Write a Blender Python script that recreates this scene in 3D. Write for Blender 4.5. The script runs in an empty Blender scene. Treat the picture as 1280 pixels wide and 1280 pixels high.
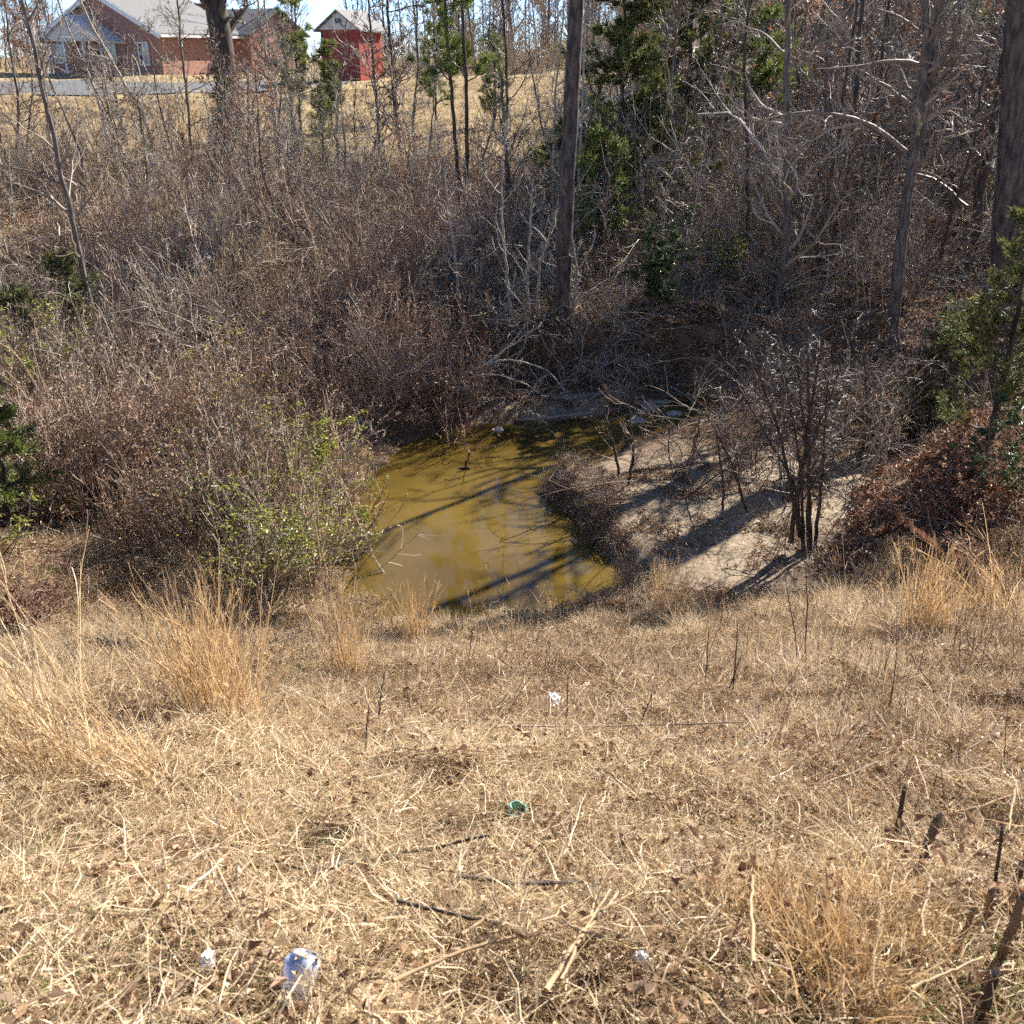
import bpy, math, random
import numpy as np
from mathutils import Matrix, Vector

# ------------------------------------------------------------------ camera, sky, sun, exposure
EYE = np.array([0.0, 0.0, 5.5])          # water level is z = 0
PITCH = math.radians(24.0)
FPX = 1284.0                             # focal length in photo pixels (1280 wide)
SUN_AZ = math.radians(42.0)              # to the right of the view direction (+Y)
SUN_EL = math.radians(36.0)

S = bpy.context.scene
S.render.engine = 'CYCLES'
COL = S.collection
cd = bpy.data.cameras.new('camera')
cam = bpy.data.objects.new('camera', cd); COL.objects.link(cam)
cam.location = EYE; cam.rotation_euler = (math.pi/2 - PITCH, 0, 0)
cd.sensor_width = 36; cd.lens = 36*FPX/1280; cd.clip_end = 3000; cd.clip_start = 0.05
cd.dof.use_dof = True; cd.dof.focus_distance = 13.0; cd.dof.aperture_fstop = 11.0
S.camera = cam

W = bpy.data.worlds.new('World'); S.world = W; W.use_nodes = True
wn = W.node_tree; bg = wn.nodes['Background']
sky = wn.nodes.new('ShaderNodeTexSky'); sky.sky_type = 'NISHITA'; sky.sun_disc = False
sky.sun_elevation = SUN_EL; sky.sun_rotation = SUN_AZ
sky.altitude = 4000; sky.air_density = 0.7; sky.dust_density = 0.0; sky.ozone_density = 2.5
wn.links.new(sky.outputs[0], bg.inputs[0]); bg.inputs[1].default_value = 0.088

sl = bpy.data.lights.new('sun', 'SUN'); sl.energy = 5.0; sl.angle = math.radians(0.53); sl.color = (1, 0.94, 0.84)
sun = bpy.data.objects.new('sun', sl); COL.objects.link(sun); sun.location = (30, 30, 40)
SUND = Vector((math.sin(SUN_AZ)*math.cos(SUN_EL), math.cos(SUN_AZ)*math.cos(SUN_EL), math.sin(SUN_EL)))
sun.rotation_euler = SUND.to_track_quat('Z', 'Y').to_euler()

S.view_settings.view_transform = 'Standard'; S.view_settings.look = 'None'
S.view_settings.gamma = 1; S.view_settings.exposure = 1.65
S.cycles.max_bounces = 4; S.cycles.diffuse_bounces = 2; S.cycles.transmission_bounces = 3; S.cycles.glossy_bounces = 2
S.cycles.use_denoising = False; S.cycles.use_adaptive_sampling = True; S.cycles.adaptive_threshold = .045; S.cycles.adaptive_min_samples = 20

rng = np.random.default_rng(7)
random.seed(7)

# ------------------------------------------------------------------ small maths
def nrm(v): return v/np.maximum(np.linalg.norm(v, axis=-1, keepdims=True), 1e-9)
def sst(t): t = np.clip(t, 0, 1); return t*t*(3-2*t)
def ray(px, py):
    dx = (px-640)/FPX; dy = -(py-640)/FPX
    c, s = math.cos(PITCH), math.sin(PITCH)
    return np.array([dx, c+dy*s, -s+dy*c])
def at_z(px, py, z=0.0):
    r = ray(px, py); return EYE + r*((z-EYE[2])/r[2])
def at_y(px, py, Y):
    r = ray(px, py); return EYE + r*(Y/r[1])

_gr = np.random.default_rng(3)
_LAT = _gr.random((256, 256))
def vnoise(x, y):
    xi = np.floor(x).astype(int); yi = np.floor(y).astype(int); fx = sst(x-xi); fy = sst(y-yi)
    a = _LAT[xi % 256, yi % 256]; b = _LAT[(xi+1) % 256, yi % 256]; c = _LAT[xi % 256, (yi+1) % 256]; d = _LAT[(xi+1) % 256, (yi+1) % 256]
    return (a*(1-fx)+b*fx)*(1-fy)+(c*(1-fx)+d*fx)*fy
def fbm(x, y, o=4):
    t = 0; a = 1.0; n = 0
    for i in range(o): t = t+a*(vnoise(x*2**i+17*i, y*2**i+5*i)-.5); n += a; a *= .5
    return t/n*2

# ------------------------------------------------------------------ terrain height field
WATER_PX = [(430,770),(425,720),(438,660),(462,600),(505,556),(560,540),(640,531),(700,529),(752,524),(800,509),(850,499),(930,491),(1010,486),(1060,484),
            (1060,497),(1010,503),(930,516),(850,532),(800,545),(758,563),(712,583),(683,600),(694,632),(726,662),(758,692),(776,722),(772,752),(735,764),(680,776),(600,796),(520,802),(465,792)]
WP = np.array([at_z(a, b)[:2] for a, b in WATER_PX])
def water_sd(x, y):
    x = np.asarray(x, float); y = np.asarray(y, float); sh = x.shape
    p = np.stack([x.ravel(), y.ravel()], 1); best = np.full(len(p), 1e9); ins = np.zeros(len(p), bool)
    A = WP; B = np.roll(WP, -1, 0)
    for a, b in zip(A, B):
        ab = b-a; t = np.clip(((p-a)@ab)/(ab@ab), 0, 1); q = a+t[:, None]*ab
        best = np.minimum(best, np.hypot(*(p-q).T))
        c = ((a[1] > p[:, 1]) != (b[1] > p[:, 1]))
        with np.errstate(divide='ignore', invalid='ignore'):
            ins ^= c & (p[:, 0] < (b[0]-a[0])*(p[:, 1]-a[1])/(b[1]-a[1]+1e-12)+a[0])
    return np.where(ins, -best, best).reshape(sh)
_ch = np.array([at_z(a, b)[:2] for a, b in ((683,600),(712,583),(758,563),(800,545),(850,532),(930,516),(1010,503),(1060,497))]); CHX, CHY = _ch[:, 0], _ch[:, 1]
def sand_edge(y): return 3.4+.64*(y-10.2)
TY = np.array([-40, 6, 9, 12, 14.5, 16.5, 18, 22, 28, 40, 60, 75, 120, 700.])
TX = np.array([-60, -20, -8, -3, 1, 5, 9, 15, 26, 60.])
TZ = np.array([
 [1.5,1.5,1.6,1.8,2.0,2.1,2.2,2.4,2.7,3.0,3.6,4.3,4.1,4.0],
 [1.2,1.2,1.3,1.4,1.5,1.6,1.7,1.9,2.3,2.7,3.55,4.3,4.1,4.0],
 [.55,.55,.60,.75,.90,1.1,1.3,1.7,2.2,2.65,3.9,4.25,4.1,4.0],
 [.25,.25,.30,.40,.55,.85,1.1,1.6,2.1,2.6,4.3,4.2,4.1,4.0],
 [.20,.20,.25,.28,.30,.85,1.2,1.6,2.0,2.6,4.35,4.25,4.1,4.0],
 [.40,.40,.42,.42,.16,.55,1.15,1.8,2.4,3.2,4.7,4.9,5,5.0],
 [.55,.55,.60,.58,.35,.65,1.2,2.1,3.0,4.3,6.0,6.8,7,7.0],
 [1.3,1.3,1.2,1.2,1.3,1.5,1.8,2.7,3.7,5.2,7.4,8.5,9,9.0],
 [2.0,2.0,2.0,2.1,2.3,2.5,2.8,3.5,4.6,6.3,8.6,9.8,11,11.0],
 [2.5,2.5,2.5,2.7,2.9,3.1,3.5,4.3,5.5,7.3,9.5,11,12,12.0]])
def far_h(x, y):
    cols = np.stack([np.interp(y, TY, r) for r in TZ], 0)
    i = np.clip(np.searchsorted(TX, x)-1, 0, len(TX)-2); t = sst((x-TX[i])/(TX[i+1]-TX[i])); j = np.arange(len(x))
    return cols[i, j]*(1-t)+cols[i+1, j]*t
def near_h(x, y):
    s = np.interp(x, [-6, -1.5, 1.5, 3, 6], [.50, .487, .48, .448, .435])
    z = np.interp(y, [-8, -1, 0, 1.5, 2.6], [4.35, 4.32, 4.15, 3.8, 3.27])
    z = np.where(y > 2.6, 3.27-s*(y-2.6), z)
    return z + .12*fbm(x*.8, y*.8, 3)*sst((y-1)/3) + .07*fbm(x*2.4+3, y*2.4, 2)*sst((y-.5)/1)
def H(x, y):
    x = np.atleast_1d(np.asarray(x, float)); y = np.atleast_1d(np.asarray(y, float)); sh = x.shape
    x = x.ravel(); y = y.ravel()
    f = far_h(x, y); n = near_h(x, y)
    f = f + .22*fbm(x*.35+9, y*.35, 4)*sst((y-10)/10) + .06*fbm(x*1.7, y*1.7, 3)
    f = f + .16*fbm(x*2.1+5, y*2.1, 3)*sst((y-15)/1)*sst((21-y)/2)
    f = f + .55*np.exp(-((x+5.6)**2/1.2+(y-8.6)**2/2.0))           # vine-covered hump at the left
    f = f + .55*sst((x-sand_edge(y))/1.3)*sst((15-y)/1.5)*sst((y-8)/1.5)
    lg = sst((x+1.9)/.6)*sst((3.4-x)/.8)*sst((17.9-y)/.35)*sst((y-15)/.5); f = f*(1-lg)+np.minimum(f, .20+.10*fbm(x*1.5, y*1.5, 2))*lg
    fr = np.interp(x, CHX, CHY); cap = .05+.20*np.maximum(fr-y, 0)
    f = np.where((x > .9) & (x < CHX[-1]+1) & (y < fr) & (y > 12.2), np.minimum(f, np.maximum(cap, .06)), f)
    k = .25; m = np.maximum(f, n); d = np.abs(f-n); z = m + np.where(d < k, (k-d)**2/(4*k), 0)
    sd = water_sd(x, y) + .12*fbm(x*2.2, y*2.2, 2) + .09*fbm(x*6.5+3, y*6.5, 2)
    sandside = sst((x-.3)/.5)*sst((13.9-y)/.6)
    wid = .9*(1-sandside)+.22*sandside
    wid = np.where(y > 15.2, .55, wid)
    up = z*sst(sd/wid)**.8; dn = -.45*sst(-sd/.8)
    nearmix = sst((9.6-y)/.8)*(x < 2.0)
    up = up*(1-nearmix)+np.where(z < .9, z*sst(sd/.5), z)*nearmix
    out = np.where(sd > 0, np.maximum(up, .0), dn)
    out = np.where((sd > 3), z, out)
    return out.reshape(sh)
def hz(x, y): return float(H([x], [y])[0])
def normals(x, y, e=.12):
    gx = (H(x+e, y)-H(x-e, y))/(2*e); gy = (H(x, y+e)-H(x, y-e))/(2*e)
    return nrm(np.stack([-gx, -gy, np.ones_like(gx)], -1))
def at(px, py):
    """the point of the ground seen at a photo pixel"""
    r = ray(px, py); t = np.concatenate([np.linspace(1.2, 30, 1400), np.linspace(30, 160, 900)])
    p = EYE+r*t[:, None]; dz = p[:, 2]-np.maximum(H(p[:, 0], p[:, 1]), 0)
    k = np.argmax(dz < 0)
    if dz[k] >= 0: k = len(t)-1
    q = EYE+r*t[k]; return np.array([q[0], q[1], hz(q[0], q[1])])

# ------------------------------------------------------------------ materials
def mat(name): 
    m = bpy.data.materials.new(name); m.use_nodes = True; return m, m.node_tree, m.node_tree.nodes, m.node_tree.links
def ramp(n, cols, pos=None):
    r = n.new('ShaderNodeValToRGB'); e = r.color_ramp.elements
    pos = pos or [i/(len(cols)-1) for i in range(len(cols))]
    while len(e) < len(cols): e.new(.5)
    for el, c, p in zip(e, cols, pos): el.position = p; el.color = (*c, 1)
    return r
def plant(name, cols, trans=.35, rough=.6, spec=.3, jitter=.45):
    """tint attribute (per twig, blade or leaf) + a shift per clump -> colour; leaf-thin things let light through"""
    m, t, n, l = mat(name); b = n['Principled BSDF']; out = n['Material Output']
    a = n.new('ShaderNodeAttribute'); a.attribute_name = 'tint'
    oi = n.new('ShaderNodeObjectInfo')
    mx = n.new('ShaderNodeMix'); mx.data_type = 'FLOAT'; mx.inputs[0].default_value = jitter
    l.new(a.outputs['Fac'], mx.inputs[2]); l.new(oi.outputs['Random'], mx.inputs[3])
    r = ramp(n, cols); l.new(mx.outputs[0], r.inputs[0]); l.new(r.outputs[0], b.inputs['Base Color'])
    b.inputs['Roughness'].default_value = rough; b.inputs['Specular IOR Level'].default_value = spec
    if trans > 0:
        tr = n.new('ShaderNodeBsdfTranslucent'); l.new(r.outputs[0], tr.inputs[0])
        ms = n.new('ShaderNodeMixShader'); ms.inputs[0].default_value = trans
        l.new(b.outputs[0], ms.inputs[1]); l.new(tr.outputs[0], ms.inputs[2]); l.new(ms.outputs[0], out.inputs[0])
    return m
def bark(name, c1, c2, scale=14, bump=.6, stretch=5):
    m, t, n, l = mat(name); b = n['Principled BSDF']
    tc = n.new('ShaderNodeTexCoord'); mp = n.new('ShaderNodeMapping'); mp.inputs['Scale'].default_value = (1, 1, 1/stretch)
    nz = n.new('ShaderNodeTexNoise'); nz.inputs['Scale'].default_value = scale; nz.inputs['Detail'].default_value = 6
    l.new(tc.outputs['Object'], mp.inputs[0]); l.new(mp.outputs[0], nz.inputs['Vector'])
    r = ramp(n, [c1, c2], [.35, .68]); l.new(nz.outputs[0], r.inputs[0]); l.new(r.outputs[0], b.inputs['Base Color'])
    bp = n.new('ShaderNodeBump'); bp.inputs['Strength'].default_value = bump; bp.inputs['Distance'].default_value = .03
    l.new(nz.outputs[0], bp.inputs['Height']); l.new(bp.outputs[0], b.inputs['Normal'])
    b.inputs['Roughness'].default_value = .8; b.inputs['Specular IOR Level'].default_value = .25
    return m
def plain(name, c, rough=.6, spec=.4, noise=.25, scale=8, metal=0):
    m, t, n, l = mat(name); b = n['Principled BSDF']
    tc = n.new('ShaderNodeTexCoord'); nz = n.new('ShaderNodeTexNoise'); nz.inputs['Scale'].default_value = scale; nz.inputs['Detail'].default_value = 5
    l.new(tc.outputs['Object'], nz.inputs['Vector'])
    lo = tuple(v*(1-noise) for v in c); hi = tuple(min(1, v*(1+noise)) for v in c)
    r = ramp(n, [lo, hi], [.3, .7]); l.new(nz.outputs[0], r.inputs[0]); l.new(r.outputs[0], b.inputs['Base Color'])
    b.inputs['Roughness'].default_value = rough; b.inputs['Specular IOR Level'].default_value = spec; b.inputs['Metallic'].default_value = metal
    return m

M = {}
M['straw'] = plant('dry straw', [(.29,.195,.10), (.53,.40,.24), (.71,.57,.375), (.81,.70,.51)], .30, .55, .35, .3)
M['strawgrey'] = plant('weathered straw', [(.13,.085,.047), (.37,.26,.15), (.57,.435,.27)], .28, .6, .3, .4)
M['sedge'] = plant('broomsedge straw', [(.32,.20,.10), (.56,.40,.22), (.76,.60,.38)], .38, .5, .4, .25)
M['stalk'] = plant('dead stalks', [(.20,.135,.075), (.31,.215,.125), (.42,.31,.19)], 0, .7, .15, .5)
M['sedgeorange'] = plant('orange broomsedge', [(.30,.18,.085), (.54,.36,.18), (.76,.58,.34)], .3, .55, .25, .25)
M['green'] = plant('winter weeds', [(.10,.13,.035), (.17,.20,.06), (.25,.26,.09)], .35, .5, .3)
M['litter'] = plant('dead leaves', [(.085,.05,.03), (.22,.13,.075), (.39,.25,.15), (.56,.42,.28)], .22, .55, .3, .25)
M['redlitter'] = plant('red dead leaves', [(.08,.035,.022), (.19,.085,.05), (.31,.165,.10), (.46,.32,.22)], .25, .5, .35, .2)
M['twig'] = plant('brush twigs', [(.07,.043,.03), (.23,.15,.105), (.42,.30,.215), (.62,.50,.385)], 0, .62, .25, .4)
M['twiggrey'] = plant('grey twigs', [(.06,.045,.034), (.19,.145,.11), (.36,.295,.23), (.60,.53,.43)], 0, .65, .22, .35)
M['twigwhite'] = plant('bleached twigs', [(.22,.19,.15), (.36,.32,.26), (.50,.455,.38)], 0, .65, .2, .2)
M['twigpale'] = plant('pale twigs', [(.16,.125,.095), (.32,.265,.205), (.50,.43,.345)], 0, .62, .25, .25)
M['twigdark'] = plant('dark twigs', [(.05,.037,.03), (.11,.082,.064), (.21,.165,.13)], 0, .55, .4, .3)
M['bud'] = plant('withered brush leaves', [(.22,.135,.085), (.43,.295,.20), (.60,.46,.335)], .3, .6, .3, .3)
M['cedar'] = plant('cedar sprays', [(.045,.06,.02), (.10,.12,.04), (.18,.185,.06), (.27,.235,.085)], .25, .6, .25, .2)
M['pine'] = plant('pine needles', [(.07,.10,.025), (.15,.185,.045), (.26,.28,.08)], .3, .5, .35, .2)
M['privet'] = plant('privet leaves', [(.08,.11,.02), (.20,.23,.04), (.36,.36,.065), (.48,.44,.09)], .4, .4, .5, .15)
M['holly'] = plant('glossy evergreen leaves', [(.03,.05,.02), (.075,.105,.04), (.15,.17,.075)], .2, .42, .35, .15)
M['oakleaf'] = plant('hanging dead oak leaves', [(.05,.03,.024), (.11,.06,.042), (.19,.10,.06)], .25, .55, .3, .2)
M['rustleaf'] = plant('rust leaves', [(.16,.06,.03), (.28,.11,.05), (.38,.18,.09)], .35, .5, .3, .2)
M['vine'] = plant('reddish vine', [(.13,.07,.05), (.24,.13,.09), (.36,.22,.15)], .15, .55, .3, .3)
M['pinebark'] = bark('pine bark', (.035,.028,.026), (.15,.115,.10), 16, 1.0, 4)
M['greybark'] = bark('grey bark', (.06,.05,.043), (.20,.17,.145), 22, .6, 5)
M['darkbark'] = bark('dark bark', (.03,.024,.02), (.10,.08,.066), 22, .6, 5)
M['palebark'] = bark('pale bark', (.22,.19,.155), (.44,.40,.34), 30, .4, 3)
M['tanbark'] = bark('tan bark', (.10,.065,.04), (.32,.20,.12), 26, .4, 4)
M['rock'] = plain('creek rock', (.36,.32,.26), .75, .3, .35, 9)
M['paler'] = plain('pale stone', (.66,.63,.58), .7, .3, .15, 9)
M['shingle'] = plain('roof shingle', (.17,.165,.165), .8, .2, .18, 6)
M['trim'] = plain('white trim', (.72,.71,.69), .5, .4, .06, 4)
M['redpaint'] = plain('red siding', (.27,.045,.03), .6, .3, .15, 3)
M['siding'] = plain('pale gable siding', (.58,.56,.53), .6, .3, .08, 3)
M['dark'] = plain('dark opening', (.02,.02,.022), .4, .5, .1, 3)
M['shrubdark'] = plain('blue tarp', (.05,.08,.14), .5, .4, .2, 3)

def brick_mat():
    m, t, n, l = mat('brick wall'); b = n['Principled BSDF']
    tc = n.new('ShaderNodeTexCoord'); mp = n.new('ShaderNodeMapping'); l.new(tc.outputs['UV'], mp.inputs[0])
    br = n.new('ShaderNodeTexBrick'); br.inputs['Scale'].default_value = 1; br.inputs['Brick Width'].default_value = .24; br.inputs['Row Height'].default_value = .08
    br.inputs['Mortar Size'].default_value = .008
    br.inputs['Color1'].default_value = (.36,.135,.085,1); br.inputs['Color2'].default_value = (.27,.09,.06,1); br.inputs['Mortar'].default_value = (.42,.36,.31,1)
    l.new(mp.outputs[0], br.inputs[0]); l.new(br.outputs[0], b.inputs['Base Color']); b.inputs['Roughness'].default_value = .85
    return m
M['brick'] = brick_mat()
def glass_mat():
    m, t, n, l = mat('window glass'); b = n['Principled BSDF']
    b.inputs['Base Color'].default_value = (.05,.07,.10,1); b.inputs['Roughness'].default_value = .06; b.inputs['Specular IOR Level'].default_value = .8
    return m
M['glass'] = glass_mat()

def ground_mat():
    m, t, n, l = mat('ground'); b = n['Principled BSDF']
    tc = n.new('ShaderNodeTexCoord')
    def noise(s, d=8, rgh=.62):
        z = n.new('ShaderNodeTexNoise'); z.inputs['Scale'].default_value = s; z.inputs['Detail'].default_value = d; z.inputs['Roughness'].default_value = rgh
        l.new(tc.outputs['Object'], z.inputs['Vector']); return z
    n1 = noise(1.1); n2 = noise(11); n3 = noise(60, 4)
    def attr(a):
        x = n.new('ShaderNodeAttribute'); x.attribute_name = a; return x
    def mixc(f, a, c):
        x = n.new('ShaderNodeMix'); x.data_type = 'RGBA'; l.new(f, x.inputs[0]); l.new(a, x.inputs[6]); l.new(c, x.inputs[7]); return x.outputs[2]
    soil = ramp(n, [(.055,.036,.024), (.125,.078,.048), (.22,.14,.085)], [.3, .52, .75]); l.new(n2.outputs[0], soil.inputs[0])
    thatch = ramp(n, [(.12,.08,.045), (.32,.225,.13), (.50,.38,.24)], [.3, .5, .72]); l.new(n3.outputs[0], thatch.inputs[0])
    sand = ramp(n, [(.14,.105,.07), (.28,.218,.15), (.42,.335,.245)], [.3, .5, .75]); l.new(n2.outputs[0], sand.inputs[0])
    field = ramp(n, [(.21,.15,.075), (.31,.23,.12), (.40,.31,.18)], [.32, .5, .7]); l.new(n1.outputs[0], field.inputs[0])
    leaf = ramp(n, [(.08,.048,.032), (.20,.12,.078), (.33,.21,.14)], [.3, .5, .72]); l.new(n3.outputs[0], leaf.inputs[0])
    c = soil.outputs[0]
    for nm, r in (('leafy', leaf), ('thatch', thatch), ('sand', sand), ('field', field)): c = mixc(attr(nm).outputs['Fac'], c, r.outputs[0])
    l.new(c, b.inputs['Base Color'])
    bp = n.new('ShaderNodeBump'); bp.inputs['Strength'].default_value = .7; bp.inputs['Distance'].default_value = .03
    l.new(n2.outputs[0], bp.inputs['Height']); bp2 = n.new('ShaderNodeBump'); bp2.inputs['Strength'].default_value = .5; bp2.inputs['Distance'].default_value = .01
    l.new(n3.outputs[0], bp2.inputs['Height']); l.new(bp.outputs[0], bp2.inputs['Normal']); l.new(bp2.outputs[0], b.inputs['Normal'])
    b.inputs['Roughness'].default_value = .92; b.inputs['Specular IOR Level'].default_value = .15
    return m
M['ground'] = ground_mat()
def water_mat():
    m, t, n, l = mat('muddy water'); b = n['Principled BSDF']
    tc = n.new('ShaderNodeTexCoord'); nz = n.new('ShaderNodeTexNoise'); nz.inputs['Scale'].default_value = .55; nz.inputs['Detail'].default_value = 3
    l.new(tc.outputs['Object'], nz.inputs['Vector'])
    r = ramp(n, [(.076,.049,.011), (.125,.083,.020)], [.35, .65]); l.new(nz.outputs[0], r.inputs[0]); l.new(r.outputs[0], b.inputs['Base Color'])
    b.inputs['Roughness'].default_value = .025; b.inputs['IOR'].default_value = 1.33; b.inputs['Specular IOR Level'].default_value = .5
    mp = n.new('ShaderNodeMapping'); mp.inputs['Scale'].default_value = (1.0, .35, 1); l.new(tc.outputs['Object'], mp.inputs[0])
    w = n.new('ShaderNodeTexNoise'); w.inputs['Scale'].default_value = 5; w.inputs['Detail'].default_value = 3; l.new(mp.outputs[0], w.inputs['Vector'])
    bp = n.new('ShaderNodeBump'); bp.inputs['Strength'].default_value = .05; bp.inputs['Distance'].default_value = .03
    l.new(w.outputs[0], bp.inputs['Height']); l.new(bp.outputs[0], b.inputs['Normal'])
    return m
M['water'] = water_mat()
M['road'] = plain('asphalt', (.13,.13,.135), .9, .2, .2, 3)

# ------------------------------------------------------------------ mesh builder
class MB:
    def __init__(s): s.v = []; s.q = []; s.t = []; s.qm = []; s.tm = []; s.tint = []; s.n = 0; s.uv = None
    def _add(s, v, tint):
        o = s.n; s.v.append(v.reshape(-1, 3)); s.tint.append(np.broadcast_to(tint, (len(s.v[-1]),)).astype(float)); s.n += len(s.v[-1]); return o
    def tubes(s, P, R, sides=4, tint=None, m=0, cap=False):
        K, N, _ = P.shape
        if K == 0: return s
        T = nrm(np.gradient(P, axis=1)); ref = np.where(np.abs(nrm(P[:, -1]-P[:, 0])[:, 2:3]) > .8, [[1., 0, 0]], [[0, 0, 1.]])[:, None, :]
        U = nrm(np.cross(T, np.broadcast_to(ref, T.shape))); V = np.cross(T, U)
        a = np.arange(sides)*2*math.pi/sides
        ring = P[:, :, None, :] + R[:, :, None, None]*(U[:, :, None, :]*np.cos(a)[:, None]+V[:, :, None, :]*np.sin(a)[:, None])
        if tint is None: tint = rng.random(K)
        o = s._add(ring, np.repeat(tint, N*sides))
        k = np.arange(K)[:, None, None]*N*sides; i = np.arange(N-1)[None, :, None]*sides; j = np.arange(sides)[None, None, :]; j2 = (j+1) % sides
        b = o+k+i
        s.q.append(np.stack([b+j, b+j2, b+sides+j2, b+sides+j], -1).reshape(-1, 4)); s.qm.append(np.full(len(s.q[-1]), m))
        if cap:
            for e in (0, N-1):
                c = s._add(P[:, e], tint)
                kk = np.arange(K)[:, None]; base = o+kk*N*sides+e*sides; jj = np.arange(sides)[None, :]
                tr = np.stack([base+jj, base+(jj+1) % sides, np.broadcast_to(c+kk, (K, sides))], -1).reshape(-1, 3)
                s.t.append(tr); s.tm.append(np.full(len(tr), m))
        return s
    def ribbons(s, P, Wd, side, tint=None, m=0):
        K, N, _ = P.shape
        if tint is None: tint = rng.random(K)
        v = np.stack([P-side[:, None, :]*Wd[:, :, None]/2, P+side[:, None, :]*Wd[:, :, None]/2], 2)
        o = s._add(v, np.repeat(tint, N*2))
        b = o+np.arange(K)[:, None]*N*2+np.arange(N-1)[None, :]*2
        s.q.append(np.stack([b, b+1, b+3, b+2], -1).reshape(-1, 4)); s.qm.append(np.full(len(s.q[-1]), m)); return s
    def leaves(s, C, D, Nn, L, Wd, tint=None, m=0, fold=.25):
        K = len(C); D = nrm(D); B = nrm(np.cross(Nn, D)); Nn = np.cross(D, B); L = np.broadcast_to(L, (K,))[:, None]; Wd = np.broadcast_to(Wd, (K,))[:, None]
        if tint is None: tint = rng.random(K)
        mid = C+D*L*.45
        v = np.stack([C, mid+B*Wd*.5+Nn*Wd*fold, C+D*L-Nn*L*.1, mid-B*Wd*.5+Nn*Wd*fold], 1)
        o = s._add(v, np.repeat(tint, 4)); b = o+np.arange(K)*4
        s.t.append(np.concatenate([np.stack([b, b+2, b+1], -1), np.stack([b, b+3, b+2], -1)])); s.tm.append(np.full(2*K, m)); return s
    def poly(s, pts, faces, m=0, tint=.5):
        o = s._add(np.array(pts, float), tint)
        for f in faces:
            f = [o+i for i in f]
            if len(f) == 4: s.q.append(np.array([f])); s.qm.append(np.array([m]))
            else:
                for i in range(1, len(f)-1): s.t.append(np.array([[f[0], f[i], f[i+1]]])); s.tm.append(np.array([m]))
        return s
    def box(s, x0, x1, y0, y1, z0, z1, m=0):
        p = [(x, y, z) for z in (z0, z1) for y in (y0, y1) for x in (x0, x1)]
        return s.poly(p, [(0,2,3,1), (4,5,7,6), (0,1,5,4), (2,6,7,3), (0,4,6,2), (1,3,7,5)], m)
    def mesh(s, name, mats, smooth=False):
        me = bpy.data.meshes.new(name); v = np.concatenate(s.v); q = np.concatenate(s.q) if s.q else np.zeros((0, 4), int); t = np.concatenate(s.t) if s.t else np.zeros((0, 3), int)
        loops = np.concatenate([q.ravel(), t.ravel()]).astype(np.int32); nl = len(q)*4+len(t)*3
        me.vertices.add(len(v)); me.vertices.foreach_set('co', v.astype(np.float32).ravel())
        me.loops.add(nl); me.loops.foreach_set('vertex_index', loops)
        me.polygons.add(len(q)+len(t))
        st = np.concatenate([np.arange(len(q))*4, len(q)*4+np.arange(len(t))*3]).astype(np.int32); me.polygons.foreach_set('loop_start', st)
        mi = np.concatenate([np.concatenate(s.qm) if s.qm else [], np.concatenate(s.tm) if s.tm else []]).astype(np.int32)
        for x in mats: me.materials.append(x)
        me.polygons.foreach_set('material_index', mi)
        me.polygons.foreach_set('use_smooth', np.full(len(mi), smooth))
        me.update(calc_edges=True)
        a = me.attributes.new('tint', 'FLOAT', 'POINT'); a.data.foreach_set('value', np.concatenate(s.tint).astype(np.float32))
        return me
    def build(s, name, mats, parent=None, smooth=False):
        if not isinstance(mats, (list, tuple)): mats = [mats]
        o = bpy.data.objects.new(name, s.mesh(name, mats, smooth)); COL.objects.link(o)
        if parent: o.parent = parent
        return o
def tag(o, label=None, cat=None, group=None, kind=None):
    for k, v in (('label', label), ('category', cat), ('group', group), ('kind', kind)):
        if v: o[k] = v
    return o
def thing(name, loc, label, cat, group=None, rz=0):
    o = bpy.data.objects.new(name, None); COL.objects.link(o); o.location = loc; o.rotation_euler = (0, 0, rz); o.empty_display_size = .1
    return tag(o, label, cat, group)
def copy_tree(o, loc, label, rz=0, sc=1, group=None):
    c = o.copy(); COL.objects.link(c); c.location = loc; c.rotation_euler = (0, 0, rz); c.scale = (sc,)*3 if np.isscalar(sc) else sc; c['label'] = label
    if group: c['group'] = group
    for ch in KIDS.get(o.name, []):
        d = ch.copy(); COL.objects.link(d); d.parent = c
    return c
KIDS = {}

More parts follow.
